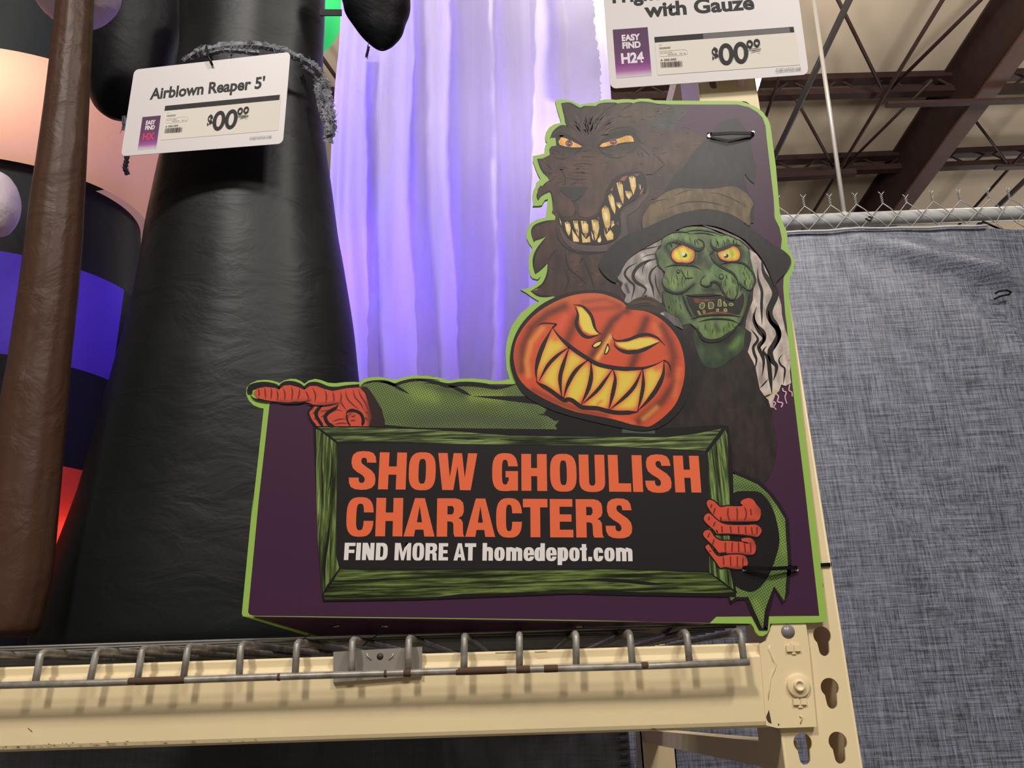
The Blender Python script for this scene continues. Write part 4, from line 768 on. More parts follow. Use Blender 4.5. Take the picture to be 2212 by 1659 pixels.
m.build('chain_link_mesh', M_link, fence, True)
for i, x in enumerate(cols):
    if not (6 <= i <= 17): continue
    m = MB(); z0 = zt(x); h = .032 if i not in (11,) else .018
    for ph in (0, math.pi):
        pts = [(x + .0028 * math.cos(ph + t * 14), YF + .0028 * math.sin(ph + t * 14), z0 + h * t) for t in np.linspace(0, 1, 16)]
        s_ = 1 if ph == 0 else -1
        pts.append((x + s_ * .010, YF - .004, z0 + h + .010)); m.tube(pts, .0015, 6)
    m.build('twisted_barb', M_link, fence, True)

def screenmat(name, c1, c2, sx=170):
    m = bpy.data.materials.new(name); m.use_nodes = True; nt = m.node_tree; N = nt.nodes; L = nt.links; b = N['Principled BSDF']
    b.inputs['Roughness'].default_value = .42; b.inputs['Specular IOR Level'].default_value = .75
    tc = N.new('ShaderNodeTexCoord'); outs = []
    for st in ((sx, sx, 7), (7, 7, sx), (sx * 3, sx * 3, 22), (22, 22, sx * 3)):
        mp = N.new('ShaderNodeMapping'); mp.inputs['Scale'].default_value = st; L.new(tc.outputs['Object'], mp.inputs['Vector'])
        n = N.new('ShaderNodeTexNoise'); n.inputs['Scale'].default_value = 1.0; n.inputs['Detail'].default_value = 3; n.inputs['Roughness'].default_value = .6; L.new(mp.outputs[0], n.inputs['Vector']); outs.append(n.outputs['Fac'])
    def add(a, b_):
        q = N.new('ShaderNodeMath'); q.operation = 'ADD'; L.new(a, q.inputs[0]); L.new(b_, q.inputs[1]); return q.outputs[0]
    s = add(add(outs[0], outs[1]), add(outs[2], outs[3]))
    mr = N.new('ShaderNodeMapRange'); mr.inputs[1].default_value = 1.72; mr.inputs[2].default_value = 2.32; L.new(s, mr.inputs[0])
    r = N.new('ShaderNodeValToRGB'); r.color_ramp.elements[0].color = alb(c1) + (1,); r.color_ramp.elements[1].color = alb(c2) + (1,)
    L.new(mr.outputs[0], r.inputs['Fac']); L.new(r.outputs['Color'], b.inputs['Base Color'])
    n = N.new('ShaderNodeTexNoise'); n.inputs['Scale'].default_value = 500; L.new(tc.outputs['Object'], n.inputs['Vector'])
    bp = N.new('ShaderNodeBump'); bp.inputs['Strength'].default_value = .25; bp.inputs['Distance'].default_value = .001; L.new(n.outputs['Fac'], bp.inputs['Height']); L.new(bp.outputs['Normal'], b.inputs['Normal'])
    return m
M_screen = screenmat('privacy_weave', (56, 58, 68), (138, 142, 157), 200)
def screen(name, lab, x0, x1, zt0, zt1, zb, y, folds, seed=0, step=.02, kw=None):
    nx = int((x1 - x0) / step); nz = int((max(zt0, zt1) - zb) / (step * 1.5)); V = []; Fq = []
    for j in range(nz + 1):
        for i in range(nx + 1):
            s = i / nx; x = x0 + (x1 - x0) * s; ztop = zt0 + (zt1 - zt0) * s; z = ztop - (ztop - zb) * j / nz
            V.append((x, y + folds(x, z), z))
    for j in range(nz):
        for i in range(nx):
            q = j * (nx + 1) + i; Fq.append((q, q + 1, q + nx + 2, q + nx + 1))
    o = mk(name, V, Fq, M_screen, None, True); tag(o, lab, 'privacy screen'); return o
def zat(u, v, Y): return P(u, v, Y)[2]
xr = P(2186, 700, YF - .03)[0]
def seg(x, z, a, b_, wd, amp):
    ax, az = P(*a, YF)[0], P(*a, YF)[2]; bx, bz = P(*b_, YF)[0], P(*b_, YF)[2]
    dx, dz_ = bx - ax, bz - az; L2 = dx * dx + dz_ * dz_; t = max(0, min(1, ((x - ax) * dx + (z - az) * dz_) / L2)); px, pz_ = ax + dx * t, az + dz_ * t
    s = ((x - px) * -dz_ + (z - pz_) * dx) / math.sqrt(L2)
    return amp * math.exp(-(s / wd) ** 2) * (.04 + .96 * t)
def f1(x, z):
    return (.006 * math.sin(x * 2.3 + 1) + .010 * math.sin(x * 1.1 + z * 1.9) + - seg(x, z, (1790, 508), (2150, 606), .036, .055) - seg(x, z, (1900, 590), (2300, 860), .09, .03) + seg(x, z, (1760, 870), (2190, 1180), .10, .018)
            - seg(x, z, (1720, 980), (2200, 1400), .10, .02) + seg(x, z, (2060, 540), (2160, 600), .012, .006) + .0022 * math.sin(x * 40 + z * 25))
s1 = screen('privacy_screen', "crinkled grey linen-look screen hanging on the fence right of the sign", -1.2, xr, zat(1300, 522, YF - .03), zat(2165, 491, YF - .03), .25, YF - .035, f1)
for o_, hz in ((s1, 0),):
    m = MB(); xa_ = -1.19
    m.tube([(x, YF - .046 + f1(x, zat(1300, 522, YF - .03)), zat(1300, 522, YF - .03) + (zat(2165, 491, YF - .03) - zat(1300, 522, YF - .03)) * (x + 1.2) / (xr + 1.2) - .001) for x in np.linspace(-1.19, xr - .01, 60)], .004, 6)
    m.build('hem', mat('hem_light', (190, 192, 196), .5), s1, True)
f2 = lambda x, z: -.006 - .005 * math.sin(x * 30) - .004 * math.sin(x * 12 + z * 8)
s2 = screen('privacy_screen', "edge of a second crumpled grey screen at the far right of the fence", xr - .03, 2.9, zat(2165, 503, YF), zat(2300, 498, YF), .25, YF - .018, f2)
s3 = screen('privacy_screen', "dim grey screen on the fence behind the inflatables at left", -3.3, -1.21, zat(700, 540, YF), zat(700, 530, YF), .25, YF - .02, lambda x, z: .01 * math.sin(x * 5))
M_tie = mat('black_nylon', (9, 9, 10), 0.35, 0.3)
def cable(name, lab, pts, r_, mm=M_tie, wide=None, parent=None, group=None):
    m = MB(); m.tube(smooth(pts, n=6) if False else pts, r_, 8); o = m.build(name, mm, parent, True)
    if lab: tag(o, lab, 'cable tie', group)
    return o
cable('cable_tie', "black cable tie pinching the two grey screens together at far right", [P(2150, 634, YF - .06), P(2158, 629, YF - .075), P(2175, 627, YF - .08), P(2184, 631, YF - .075), P(2180, 636, YF - .06), P(2160, 640, YF - .06), P(2148, 646, YF - .06)], .003)
cable('cable_tie', "black cable tie on the fence rail above the screen near the hanging rod", [P(1870, 472, YF - .01), P(1880, 478, YF - .015), P(1884, 470, YF - .012), P(1876, 468, YF - .01)], .003)
cable('cable_tie', "black cable tie tail on the chain link at the upper right corner", [P(2122, 478, YF - .01), P(2140, 486, YF - .02), P(2158, 494, YF - .015), P(2185, 504, YF - .01)], .0035)

# ================================================================== pallet rack
M_cream = mat('cream_paint', (226, 206, 164), 0.42, 0.4, var=.05, vscale=9, bump=.06, bscale=50)
M_chip = mat('paint_chip', (70, 56, 44), 0.7, 0.2)
YP = 0.8435                             # face of the upright
YBM = 0.838                             # face of the beam
PW = .0762
xl = P(1690, 1600, YP)[0]; xrp = P(1854, 1600, YP)[0]; PW = xrp - xl
zk = [P(1776, 1382, YP)[2], P(1813, 1612, YP)[2]]; pitch = (zk[0] - zk[1]) / 2
frame_u = thing('rack_upright_frame', (xl + PW / 2, YP + .05, 0), "cream steel rack upright with keyhole slots, sign strapped to it", 'rack upright')
kx2 = P(1794, 1495, YP)[0]; kx1 = xl + (xrp - kx2) * .98
def keyhole(cx, cz, s=1.0):
    R1, R2, dh = .0086 * s, .0050 * s, .0140 * s; o = []
    for a in np.linspace(math.radians(-48), math.radians(228), 20): o.append((cx + R1 * math.cos(a), cz + .004 + R1 * math.sin(a)))
    for a in np.linspace(math.radians(190), math.radians(350), 10): o.append((cx + R2 * math.cos(a), cz + .004 - dh + R2 * math.sin(a)))
    return o
zlo, zhi = .05, 2.35
holes = []
k0 = int((zlo - zk[1]) / pitch) ; z = zk[1] + k0 * pitch
while z < zhi - .03:
    if z > zlo + .03: holes += [keyhole(kx2, z), keyhole(kx1, z)]
    z += pitch
outer = [(xl, zlo), (xrp, zlo), (xrp, zhi), (xl, zhi)]
allp = outer + [p for h in holes for p in h]
tr = tessellate_polygon([[Vector((a, b_, 0)) for a, b_ in outer]] + [[Vector((a, b_, 0)) for a, b_ in h] for h in holes])
nA = len(allp); V = [(a, YP, b_) for a, b_ in allp] + [(a, YP + .0025, b_) for a, b_ in allp]
Fq = [tuple(t) for t in tr] + [tuple(i + nA for i in reversed(t)) for t in tr]
i0 = 4
for h in holes:
    k = len(h)
    Fq += [(i0 + i, i0 + (i + 1) % k, i0 + (i + 1) % k + nA, i0 + i + nA) for i in range(k)]; i0 += k
mk('post_face', V, Fq, M_cream, frame_u)
m = MB(); m.box((xl, YP + .0025, zlo), (xl + .0025, YP + .085, zhi)); m.box((xrp - .0025, YP + .0025, zlo), (xrp, YP + .085, zhi)); m.box((xrp - .022, YP + .083, zlo), (xrp, YP + .085, zhi)); m.build('post_sides', M_cream, frame_u)
# the long crease and rolled edge of the post
m = MB(); m.tube([(xl + .001, YP + .0015, zlo), (xl + .001, YP + .0015, zhi)], .0018, 8); m.tube([(xrp - .001, YP + .0015, zlo), (xrp - .001, YP + .0015, zhi)], .0018, 8); m.build('post_edge', M_cream, frame_u, True)
YR = 1.86
m = MB(); m.box((xl, YR, zlo), (xrp, YR + .003, 2.3)); m.box((xl, YR, zlo), (xl + .003, YR + .08, 2.3)); m.box((xrp - .003, YR, zlo), (xrp, YR + .08, 2.3)); m.build('rear_post', M_cream, frame_u)
xc = (xl + xrp) / 2
zbz = P(1660, 1645, YP + .09)[2]
pa_, pb_ = P(1654, 1630, YP + .086), P(1402, 1589, YR); m = MB(); m.bar((xl + .022, pa_[1], pa_[2]), (xl + .022, pb_[1], pb_[2]), .034, .0245); m.build('horizontal_brace', M_cream, frame_u)
zd1 = P(1480, 120, YP + .086)[2]; zd2 = P(1412, 215, 1.02)[2]; sd = (zd2 - zd1) / (1.02 - YP - .086)
m = MB(); m.bar((xl + .022, YP + .086, zd1), (xl + .022, YR, zd1 + sd * (YR - YP - .086)), .034, .030); m.build('diagonal_brace', M_cream, frame_u)
# beam
zt_, zb_ = P(1400, 1396 - 0, YBM)[2], P(1400, 1580, YBM)[2]
xbR = P(1655, 1480, YBM)[0]
beam = thing('rack_beam', (-.3, YBM, zb_), "long cream steel shelf beam across the bottom, scuffed along its lower edge", 'rack beam')
def beamsec(x):
    H_ = zt_ - zb_; pr = [(0.0045, 0), (0.0012, .0022), (0, .0055), (0, H_ - .013), (0.0008, H_ - .011), (.0036, H_ - .010), (.0042, H_ - .008), (.0042, H_ - .002), (.006, H_), (.038, H_), (.040, H_ - .003), (.040, .004), (.036, 0)]
    return [(x, YBM + y, zb_ + z) for y, z in pr]
sec0, sec1 = beamsec(-1.6), beamsec(xbR); n = len(sec0)
mk('beam_body', sec0 + sec1, [(i, i + n, (i + 1) % n + n, (i + 1) % n) for i in range(n)] + [tuple(range(n)), tuple(range(n, 2 * n))[::-1]], M_cream, beam)
# end connector plate
cpt = [(1640, 1392), (1655, 1384), (1668, 1347), (1740, 1340), (1748, 1400), (1764, 1570), (1680, 1573), (1655, 1567), (1648, 1480)]
f3 = [P(u, v, YBM - .0006) for u, v in cpt]; n = len(f3)
mk('end_plate', f3 + [p + np.array([0, .0050, 0]) for p in f3], [tuple(range(n))[::-1], tuple(range(n, 2 * n))] + [(i, (i + 1) % n, (i + 1) % n + n, i + n) for i in range(n)], M_cream, beam)
def disc(c0, r_, y0, y1, m_=None, n=28, prof=None):
    m_ = m_ or MB(); pr = prof or [(r_ * .9, y0), (r_, y0 + .0006), (r_, y1)]
    V = []; Fq = []
    for (q, y) in pr:
        for j in range(n): V.append((c0[0] + q * math.cos(2 * math.pi * j / n), y, c0[2] + q * math.sin(2 * math.pi * j / n)))
    for i in range(len(pr) - 1):
        for j in range(n): Fq.append((i * n + j, (i + 1) * n + j, (i + 1) * n + (j + 1) % n, i * n + (j + 1) % n))
    Fq.append(tuple(range(n))); m_.add(V, Fq); return m_
yb = YBM - .0006
cb = P(1724, 1481, yb); m = disc(cb, .0108, yb - .003, yb); disc(cb, .0055, yb - .0055, yb - .003, m, 20, [(.0032, yb - .0048), (.0038, yb - .0062), (.0050, yb - .0058), (.0056, yb - .003)]); m.build('locking_bolt', M_cream, beam, True)
for (u, v, s_) in ((1713, 1401, 1.0), (1727, 1516, .95)):
    c0 = P(u, v, yb); m = MB(); m.box((c0[0] - .0066 * s_, yb - .0022, c0[2] - .0026), (c0[0] - .0008, yb, c0[2] + .0030)); m.box((c0[0] + .0008, yb - .0022, c0[2] - .0026), (c0[0] + .0066 * s_, yb, c0[2] + .0030)); m.box((c0[0] - .002, yb - .0012, c0[2] - .0052), (c0[0] + .002, yb, c0[2] + .005))
    m.build('rivet_tab', M_cream, beam)
m = MB(); m.tube([P(u, v, YBM - .0002) for u, v in ((1664, 1392), (1661, 1402), (1666, 1414), (1671, 1426), (1676, 1436), (1670, 1450), (1664, 1466), (1661, 1490), (1659, 1515))], [.0004, .0016, .0012, .0017, .0011, .0015, .0010, .0012, .0004], 8); m.build('weld_bead', M_cream, beam, True)
m = MB(); c0 = P(1731, 1553, yb); m.tube([c0 + np.array([-.0015, 0, -.004]), c0 + np.array([.001, -.0006, .001]), c0 + np.array([-.0012, -.0006, .003])], .0007, 6); m.build('stamp_mark', M_cream, beam, True)
c0 = P(1702, 1364, yb); disc(c0, .0066, yb - .0004, yb + .0004, None, 24, [(.0066, yb - .0003), (.0066, yb)]).build('plate_hole', mat('plate_hole_highlight', (130, 126, 122), .3, .6), beam, True)  # flat disc for the hole, its whitish highlight put into the colour
m = MB(); Vx = []; 
ch = [(1655, 1548), (1661, 1533), (1664, 1548), (1667, 1563), (1661, 1561), (1657, 1556)]
f4 = [P(u, v, YBM - .0008) for u, v in ch]; mk('paint_chips', f4 + [P(u, v, YBM - .0008) for u, v in ((1680, 1563), (1684, 1564), (1682, 1569), (1410, 1573), (1420, 1574), (1416, 1577), (1404, 1576))], [(0, 1, 2, 3, 4, 5)[::-1], (8, 7, 6), (12, 11, 10, 9)], M_chip, beam)
rnd = random.Random(5); m = MB()
for i in range(46):
    u = rnd.uniform(5, 560); v = 1611 - .030 * u + rnd.uniform(-2.5, 2.5) + 3; wd = rnd.uniform(2, 16)
    if rnd.random() < .35: u *= .5
    p = [P(u, v, YBM - .0003), P(u + wd, v + rnd.uniform(-1, 1), YBM - .0003), P(u + wd * .6, v + rnd.uniform(1, 3), YBM - .0003)]; m.add(p, [(2, 1, 0)])
m.build('scuff_marks', mat('scuff', (140, 112, 78), .7, .2), beam)
m = MB()
for u1, v1, u2, v2 in ((1070, 1410, 1118, 1409), (1155, 1408, 1182, 1407), (60, 1572, 70, 1580), (1085, 1503, 1086, 1500)): m.add([P(u1, v1, YBM - .0004), P(u2, v2, YBM - .0004), P(u2, v2 + 1.6, YBM - .0004), P(u1, v1 + 1.6, YBM - .0004)], [(3, 2, 1, 0)])
m.build('scratch_marks', M_chip, beam)
# rear beam
m = MB(); m.box((-1.6, YR, zb_), (xl, YR + .04, zt_)); tag(m.build('rack_beam', M_cream), "rear cream shelf beam in shadow behind the front one", 'rack beam')

# wire deck
M_wire = mat('deck_wire', (150, 146, 138), 0.4, 0.5, 0.25, var=.3, vscale=70, rgb2=(116, 110, 100))
M_wire2 = mat('deck_mesh_wire', (110, 108, 104), 0.4, 0.5, 0.5)
YW = YBM - .021
zdk = P(883, 1383, YBM)[2]
deck = thing('wire_deck', (0, YBM, zdk), "galvanised wire mesh deck with waterfall lip hooked over the cream beam", 'wire deck')
rl = [(u, 1481 - .0309 * u) for u in (-160, 200, 600, 1000, 1400, 1618)]
m = MB(); m.tube([P(u, v + (1.2 * math.sin(u * .01)), YW) for u, v in rl], .0032, 10); m.build('front_rod', M_wire, deck, True)
wb = [-45, 75, 193, 296, 395, 516, 637, 760, 882, 1002, 1122, 1245, 1367, 1490, 1608]
wt_ = [(-30, 1415), (87, 1411), (207, 1407), (306, 1402), (405, 1398), (520, 1393), (641, 1389), (761, 1384), (883, 1380), (1003, 1376), (1122, 1373), (1244, 1371), (1361, 1369), (1484, 1368), (1600, 1366)]
M_rust = mat('rust_patch', (84, 64, 50), .8, .2)
for b_, t_ in zip(wb, wt_):
    pb = P(b_, 1481 - .0309 * b_ + 5, YW + .004); tp = P(t_[0], t_[1] + 6, YW + .0035); x = tp[0]
    pts = [pb, pb * .5 + tp * .5, tp, (x, YW + .006, tp[2] + .0022), (x, YW + .0115, tp[2] + .0036), (x, YW + .022, tp[2] + .0036), (x, 1.3, tp[2] + .0030), (x, YR + .02, tp[2] + .0030)]
    m = MB(); m.tube(pts, .0034, 8); m.build('lip_wire', M_wire, deck, True)
for y in [YBM + .018 + .051 * k for k in range(20)]:
    m = MB(); m.tube([(-1.5, y, zdk + .0055 + .0005 * math.sin(y * 40)), (-.6, y, zdk + .006), (xl - .015, y, zdk + .006)], .0016, 6); m.build('cross_wire', M_wire2, deck, True)
m = MB()
for u in (640, 700): pass
ra_, rb_ = P(283, 1472.5, YW), P(395, 1469, YW)
def patch(u0, u1, nm):
    m = MB(); m.tube([P(u, 1481 - .0309 * u, YW) for u in np.linspace(u0, u1, 8)], [.00335 if k in (0, 7) else .0035 for k in range(8)], 10, False); m.build('rust_spot', M_rust, deck, True)
for a_, b2 in ((278, 400), (985, 1095), (1115, 1145), (1175, 1205), (1385, 1400), (830, 836), (872, 888), (600, 606)): patch(a_, b2, 'r')
# pressed support channel hooked on the beam
sq = [(720, 1408), (912, 1397), (912, 1460), (720, 1474)]
yq = YBM - .0045
f5 = [P(u, v, yq) for u, v in sq] + [P(u, v, yq + .0045) for u, v in sq]
chn = mk('support_channel', f5, [(3, 2, 1, 0), (4, 5, 6, 7), (0, 1, 5, 4), (1, 2, 6, 5), (2, 3, 7, 6), (3, 0, 4, 7)], mat('galvanised_plate', (150, 142, 132), .5, .4, .35, var=.08, vscale=50), deck)
ct = P(821, 1418, yq); disc(ct, .0032, yq - .0002, yq, None, 20, [(.0032, yq - .0002), (.0032, yq)]).build('rivet_hole', mat('hole_dark', (60, 50, 42)), chn, True)
m = MB()
for s_ in (-1, 1): m.tube([P(821 + s_ * 29, 1411, yq - .0004), P(821 + s_ * 27, 1417, yq - .0008), P(821 + s_ * 19, 1425, yq - .0004)][::1], .0006, 6)
m.build('pressed_mark', mat('pressed_steel', (190, 184, 172), .4, .5, .4), chn, True)

# dark drape filling the bay below the beam
def drapef(x, z): return .02 * math.sin(x * 9) + .01 * math.sin(x * 23 + 1)
xd1 = P(1362, 1620, 1.5)[0]
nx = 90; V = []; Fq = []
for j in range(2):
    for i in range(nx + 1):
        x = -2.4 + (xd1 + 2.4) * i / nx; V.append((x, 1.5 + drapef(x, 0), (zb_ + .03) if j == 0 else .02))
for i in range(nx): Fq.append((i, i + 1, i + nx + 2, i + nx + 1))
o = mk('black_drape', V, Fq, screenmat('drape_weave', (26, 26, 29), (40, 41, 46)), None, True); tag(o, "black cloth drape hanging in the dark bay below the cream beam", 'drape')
m = MB()
for k in range(30):
    z = zb_ + .02 - k * .012; m.tube([(xd1 - .002, 1.5 + drapef(xd1, 0) - .004, z), (xd1 - .018, 1.5 + drapef(xd1, 0) - .006, z + .001)], .0016, 5)
m.build('edge_stitching', mat('stitch', (40, 34, 40)), o, True)

# ================================================================== straps, ties and wires on the sign
def band(name, pts, w_, t_, lab, parent=None):
    m = MB(); pts = [Vector(tuple(p)) for p in pts]; V = []; Fq = []
    for i, p in enumerate(pts):
        d_ = (pts[min(i + 1, len(pts) - 1)] - pts[max(i - 1, 0)]).normalized(); up = Vector((0, 0, 1)); up = (up - up.dot(d_) * d_).normalized(); nn = d_.cross(up)
        for a_, b2 in ((-1, -1), (1, -1), (1, 1), (-1, 1)): V.append(p + up * (w_ / 2 * a_) + nn * (t_ / 2 * b2))
    for i in range(len(pts) - 1):
        for j in range(4): q = i * 4 + j; q2 = i * 4 + (j + 1) % 4; Fq.append((q, q2, q2 + 4, q + 4))
    Fq += [(3, 2, 1, 0), tuple(len(V) - 4 + j for j in range(4))]
    m.add(V, Fq); o = m.build(name, M_tie, parent)
    if lab: tag(o, lab, 'cable tie')
    return o
yt = YTOP - .0022
M_white = mat('punched_hole_white', (214, 206, 214), .4, .5)
band('cable_tie', [P(1534, 290, YTOP + .001), P(1538, 290, yt), P(1580, 287.5, yt - .004), P(1622, 288.5, yt), P(1628, 289.5, YTOP + .001), P(1632, 288, YP + .09), P(1560, 288, YP + .095), P(1520, 290, YP + .09), P(1530, 290, YTOP + .001)], .0042, .0011, "black cable tie strapping the sign's top to the post over the witch's hat")
band('cable_tie', [P(1605, 1228, YTOP + .001), P(1611, 1226, yt), P(1660, 1229, yt - .003), P(1715, 1226, yt), P(1721, 1226.5, yt + .001), P(1723, 1226, YS + TH + .0012), P(1768, 1221, YP - .0012), P(1792, 1219.5, YP - .0014), P(1796, 1219, YP + .004), P(1794, 1219, YP + .03)], .0036, .0012, "black cable tie through the sign's lower right beside the striped fingers, wrapping the post")
def punched(u, v, r_=2.6):
    q = [(u + r_ * 1.25 * math.cos(a), v + r_ * math.sin(a)) for a in np.linspace(0, 6.28, 14)[:-1]]
    return q
for u, v in ((1533, 293), (1627, 285), (1608, 1231), (1721, 1231)): ph = Ink(YS); ph.fill(punched(u, v, 4.2 if u == 1533 else 3.0), (232, 226, 236)); ph.build('punched_hole', mat('hole_rim', (226, 220, 230), .3, .6), sign)
# glints of staples in the flap and thin wires tying it down
def fl(u, v):                           # point on the flap underside
    t = min(1, max(0, (v - 1338) / 45)); return P(u, v, YS + .10 * t - .002)
for i, (u1, v1, u2, v2, u3, v3, lab) in enumerate([(727, 1351, 690, 1361, 645, 1388, "thin black wire from the sign's flap to the deck, leftmost"), (829, 1354, 815, 1374, 783, 1396, "thin black wire from the sign's flap to the deck, by the grey plate")]):
    m = MB(); pts = smooth([tuple(fl(u1, v1)), tuple((fl(u1, v1) + P(u2, v2, YS - .004)) / 2), tuple(P(u2, v2, YS - .005)), tuple(P(u3, v3, YS + .001))], n=6) if False else [fl(u1, v1), P((u1 + u2) / 2, (v1 + v2) / 2 - 2, YS), P(u2, v2 - 2, YS - .003), P((u2 + u3) / 2 - 3, (v2 + v3) / 2 - 1, YS - .003), P(u3, v3, YS)]
    m.tube(pts, .0005, 6); tag(m.build('tie_wire', mat('matte_black_wire', (14, 14, 15), .8, .05), None, True), lab, 'wire')
for u, v in ((727, 1353), (832, 1354), (1251, 1355), (1356, 1356)):
    m = MB(); p = fl(u, v); m.box(tuple(p + np.array([-.003, -.002, -.0006])), tuple(p + np.array([.003, -.001, .0006]))); m.build('flap_staple', mat('staple', (214, 210, 206), .2, .8, .6), sign)

# ================================================================== price tags
def quadmap(q):
    (x0, y0), (x1, y1), (x2, y2), (x3, y3) = q            # TL TR BR BL
    A_ = []; B_ = []
    for (sx, sy), (x, y) in zip(((0, 0), (1, 0), (1, 1), (0, 1)), q):
        A_ += [[sx, sy, 1, 0, 0, 0, -sx * x, -sy * x], [0, 0, 0, sx, sy, 1, -sx * y, -sy * y]]; B_ += [x, y]
    h = np.linalg.solve(np.array(A_, float), np.array(B_, float))
    def f(s, t):
        w_ = h[6] * s + h[7] * t + 1; return ((h[0] * s + h[1] * t + h[2]) / w_, (h[3] * s + h[4] * t + h[5]) / w_)
    return f
def textmesh(body, bold):
    c = bpy.data.curves.new('t', 'FONT'); c.body = body; c.offset = bold; c.size = 1; c.resolution_u = 4
    o = bpy.data.objects.new('t', c); COL.objects.link(o)
    dg = bpy.context.evaluated_depsgraph_get(); me = bpy.data.meshes.new_from_object(o.evaluated_get(dg))
    v = np.array([tuple(x.co)[:2] for x in me.vertices]); t = [tuple(p.vertices) for p in me.polygons]
    bpy.data.objects.remove(o); bpy.data.meshes.remove(me); bpy.data.curves.remove(c)
    t3 = []
    for q in t:
        for i in range(1, len(q) - 1): t3.append((q[0], q[i], q[i + 1]))
    return v, t3
def puttext(ink, f, body, x0, x1, yb_, yt__, rgb, bold=.03, capref=None):
    v, t = textmesh(body, bold); mn, mx = v.min(0), v.max(0)
    base = 0.0; cap = capref or .729
    s = (v[:, 0] - mn[0]) / (mx[0] - mn[0]); X = x0 + (x1 - x0) * s; Yv = yb_ + (yt__ - yb_) * (v[:, 1] / cap)
    uv = [f(a_, b2) for a_, b2 in zip(X, Yv)]
    ink.put(np.array(uv), t, [alb(rgb)] * len(uv))
def rrect(s0, t0, s1, t1, rs, rt, k=6):
    o = []
    for cx, cy, a0 in ((s1 - rs, t0 + rt, -90), (s1 - rs, t1 - rt, 0), (s0 + rs, t1 - rt, 90), (s0 + rs, t0 + rt, 180)):
        for a in np.linspace(a0, a0 + 90, k): o.append((cx + rs * math.cos(math.radians(a)), cy + rt * math.sin(math.radians(a))))
    return o
M_tagink = inkmat('tag_print', 0.5, 0.12)
def pricetag(nm, quad, Y, lab, code, coderg, seccol, title):
    f = quadmap(quad); c0 = f(.5, .5); base = thing(nm, P(c0[0], c0[1], Y), lab, 'price tag')
    ol = [f(*p) for p in rrect(0, 0, 1, 1, .03, .055)]
    fr_ = [P(u, v, Y) for u, v in ol]; n = len(fr_)
    mk('card', fr_ + [p + np.array([0, .0008, 0]) for p in fr_], [tuple(range(n)), tuple(range(n, 2 * n))[::-1]] + [(i, i + n, (i + 1) % n + n, (i + 1) % n) for i in range(n)], mat('white_card', (204, 198, 198), .4, .3), base)
    Ink.layer = 4; k = Ink(Y, 3e-5)
    R = lambda a_, b2, c, d_, rgb, **kw: k.fill([f(a_, b2), f(c, b2), f(c, d_), f(a_, d_)], rgb, **kw)
    L_x, R_x, T_y = seccol
    title(k, f)
    # purple locator block fading to white at its foot
    q0 = [f(.055, T_y), f(.185, T_y), f(.185, .93), f(.055, .93)]
    vv = []; cc = []; tt = []
    tops = [(T_y, (86, 54, 84)), (T_y + .18, (92, 60, 92)), (T_y + .27, (120, 62, 120)), (T_y + .32, (156, 92, 152)), (T_y + .345, (186, 150, 182)), (T_y + .37, (200, 194, 194))]
    for i, (ty, rgb) in enumerate(tops):
        for sx in (L_x, R_x): vv.append(f(sx, ty)); cc.append(alb(rgb))
        if i: a_ = 2 * i; tt += [(a_ - 2, a_ - 1, a_ + 1), (a_ - 2, a_ + 1, a_)]
    k.put(np.array(vv), tt, cc)
    w_ = R_x - L_x
    puttext(k, f, 'EASY', L_x + w_ * .24, L_x + w_ * .76, T_y + .092, T_y + .045, (220, 210, 216), .045)
    puttext(k, f, 'FIND', L_x + w_ * .24, L_x + w_ * .76, T_y + .150, T_y + .103, (220, 210, 216), .045)
    puttext(k, f, code, L_x + w_ * .18, L_x + w_ * .82, T_y + .262, T_y + .185, coderg, .04)
    return base, k, f
